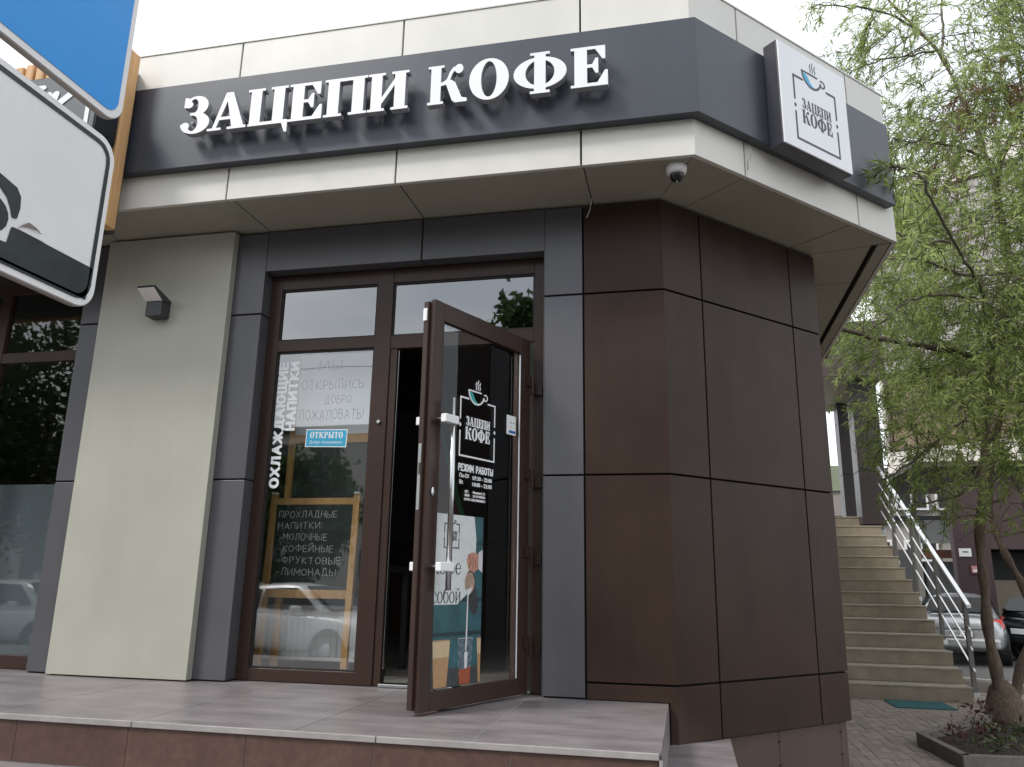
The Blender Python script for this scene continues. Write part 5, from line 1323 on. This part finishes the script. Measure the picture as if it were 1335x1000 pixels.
        for wy in ((-1.33, 1.35) if not hatch else (-1.28, 1.28)):
            fr = lambda x, y, z, sx=sx, wy=wy: (sx*(.70+z), wy+x, .315+y)
            P('wheel_arch', *(lambda b: (b.V, b.F))(MB().lathe([(0, .0), (.365, .0), (.365, .182), (0, .182)], 24, fr)), m_black)
            w = P('wheel', *(lambda b: (b.V, b.F))(MB().lathe([(0, -.02), (.28, -.02), (.315, .02), (.315, .17), (.29, .195), (.21, .195), (.205, .17), (0, .17)], 24, fr)), mat('tyre', (.018, .018, .018), .8), smooth=True)
            rm = MB().lathe([(0, .171), (.20, .171), (.20, .185), (.18, .178), (.05, .186), (0, .188)], 20, fr)
            P('rim', rm.V, rm.F, m_steel)
    yr = st[0][0]
    P('rear_bumper', *(lambda b: (b.V, b.F))(MB().box(-.74, .74, yr-.05, yr+.2, .36, .56)), paint, bevel=.05)
    P('number_plate', *(lambda b: (b.V, b.F))(MB().box(-.26, .26, yr-.066, yr-.052, .585, .70)), m_paper, bevel=.004)
    P('plate_border', *(lambda b: (b.V, b.F))(MB().box(-.265, .265, yr-.0515, yr-.046, .58, .705)), m_black)
    if plate:
        cu = bpy.data.curves.new('t', 'FONT'); cu.body = plate; cu.size = .11; cu.extrude = .001; cu.offset = .002
        o2 = bpy.data.objects.new('t', cu); COL.objects.link(o2); me = bpy.data.meshes.new_from_object(o2.evaluated_get(bpy.context.evaluated_depsgraph_get())); bpy.data.objects.remove(o2)
        co = np.empty(len(me.vertices)*3); me.vertices.foreach_get('co', co); co = co.reshape(-1, 3); co[:, 0] -= co[:, 0].mean(); k = .47/(co[:, 0].max()-co[:, 0].min())
        P('plate_lettering', [(a*k, yr-.0675-c, .603+b) for a, b, c in co], [tuple(p.vertices) for p in me.polygons], m_ink)
    P('trunk_seam', *(lambda b: (b.V, b.F))(MB().box(-.56, .56, yr-.004, yr+.05, .735, .742)), m_black)
    return t
m_silver = mat('silver_paint', (.46, .47, .49), .28, .5, .02, coat=.5)
m_blackp = mat('black_car_paint', (.012, .014, .018), .18, .2, .02, coat=.6)
m_whitep = mat('white_car_paint', (.78, .79, .79), .25, 0, .02, coat=.5)
hd = -math.atan2(5.9, 18.5)
car('silver_car', 'silver sedan parked behind the stair railing showing its tail lamps', 'car', (6.15, 15.9, ZG-.03), hd-.02, m_silver, plate='Н 070 УР 123')
an = MB().tube([(5.95, 15.2, .42), (5.93, 15.1, .75)], .008, 5)
car('black_car', 'black hatchback parked at the right edge behind the tree trunk, seen from its side', 'car', (9.0, 16.0, ZG-.03), -1.15, m_blackp, hatch=True, plate=None)
car('white_car', 'white sedan parked across the street, mirrored in the shop window', 'car', (-7.4, -9.6, ZG-.03), math.radians(-78), m_whitep, plate=None)
car('white_car', 'white sedan parked further left across the street', 'car', (-13.2, -9.2, ZG-.03), math.radians(-82), m_whitep, plate=None)

# ------------------------------------------------------------------ street side behind the camera (seen only mirrored)
def round_tree(loc, h, r, label, seed):
    g = np.random.default_rng(seed); t = thing('street_tree', label, 'tree', loc, 'trees across the street')
    MB().tube([(loc[0], loc[1], loc[2]), (loc[0]+.1, loc[1], loc[2]+h*.4), (loc[0], loc[1]+.1, loc[2]+h*.75)], [.2, .15, .06], 10).ob('trunk', m_bark, t, smooth=True)
    n = 9000; cl = g.normal(size=(70, 3)); cl /= np.linalg.norm(cl, axis=1, keepdims=True); cl *= (g.uniform(.3, 1, (70, 1))**.5)
    c = np.array(loc)+np.array([0, 0, h*.62])+cl[g.integers(0, 70, n)]*np.array([r, r, h*.36])+g.normal(size=(n, 3))*r*.13
    quad_mesh('crown', leaf_quads(n, c, g.normal(size=(n, 3)), g.uniform(.18, .34, n), g.uniform(.10, .18, n)), m_tree2, t)
for i, (x, y, h, r) in enumerate(((-19, -15, 9.5, 3.2), (-24.5, -16, 10.5, 3.6), (-14.6, -14.5, 7.4, 2.3), (-11.2, -16.5, 5.2, 1.9), (-4.1, -15.5, 9.6, 1.7), (-30, -15, 9, 3.5), (8, -16, 9, 3.2), (14, -15, 8, 3), (2.5, -19, 6.0, 2.4))):
    round_tree((x, y, ZG), h, r, ('%s, across the road behind the viewer' % ['tall broad street tree left of the white cars', 'tallest wide street tree further left than the white cars', 'middle sized street tree behind the left white car', 'low bushy street tree mirrored mid entrance window', 'slim tall street tree mirrored above the door', 'broad street tree at the far left end', 'broad street tree on the right facing the corner', 'rounded street tree at the far right end', 'small street tree set back from the row'][i]), 50+i)
hb = thing('apartment_block', 'pale apartment block across the street seen only in reflections', 'building', (-18, -34, ZG))
MB().box(-45, 4, -44, -34, ZG-.03, 8.2).ob('wall', mat('far_block', (.42, .40, .37), .8, 0, .1, .6), hb)
MB().box(-45.3, 4.3, -44.3, -33.7, 8.21, 8.5).ob('roof', m_core, hb)
for i in range(16):
    for z in (.6, 3.4, 6.2): MB().box(-43.5+i*3, -42+i*3, -33.99, -33.95, z, z+1.4).ob('window', m_dgrey, hb)
for k in range(2):
    z = 8.4+k*.7
    tag(MB().tube([(-45, -22, z+.4), (-25, -22, z), (-5, -22, z+.1), (20, -22, z+.6)], .012, 5).ob('overhead_wire', m_black, None), ('upper' if k else 'lower')+' overhead wire strung across the street behind the viewer', 'wire', 'overhead wires')
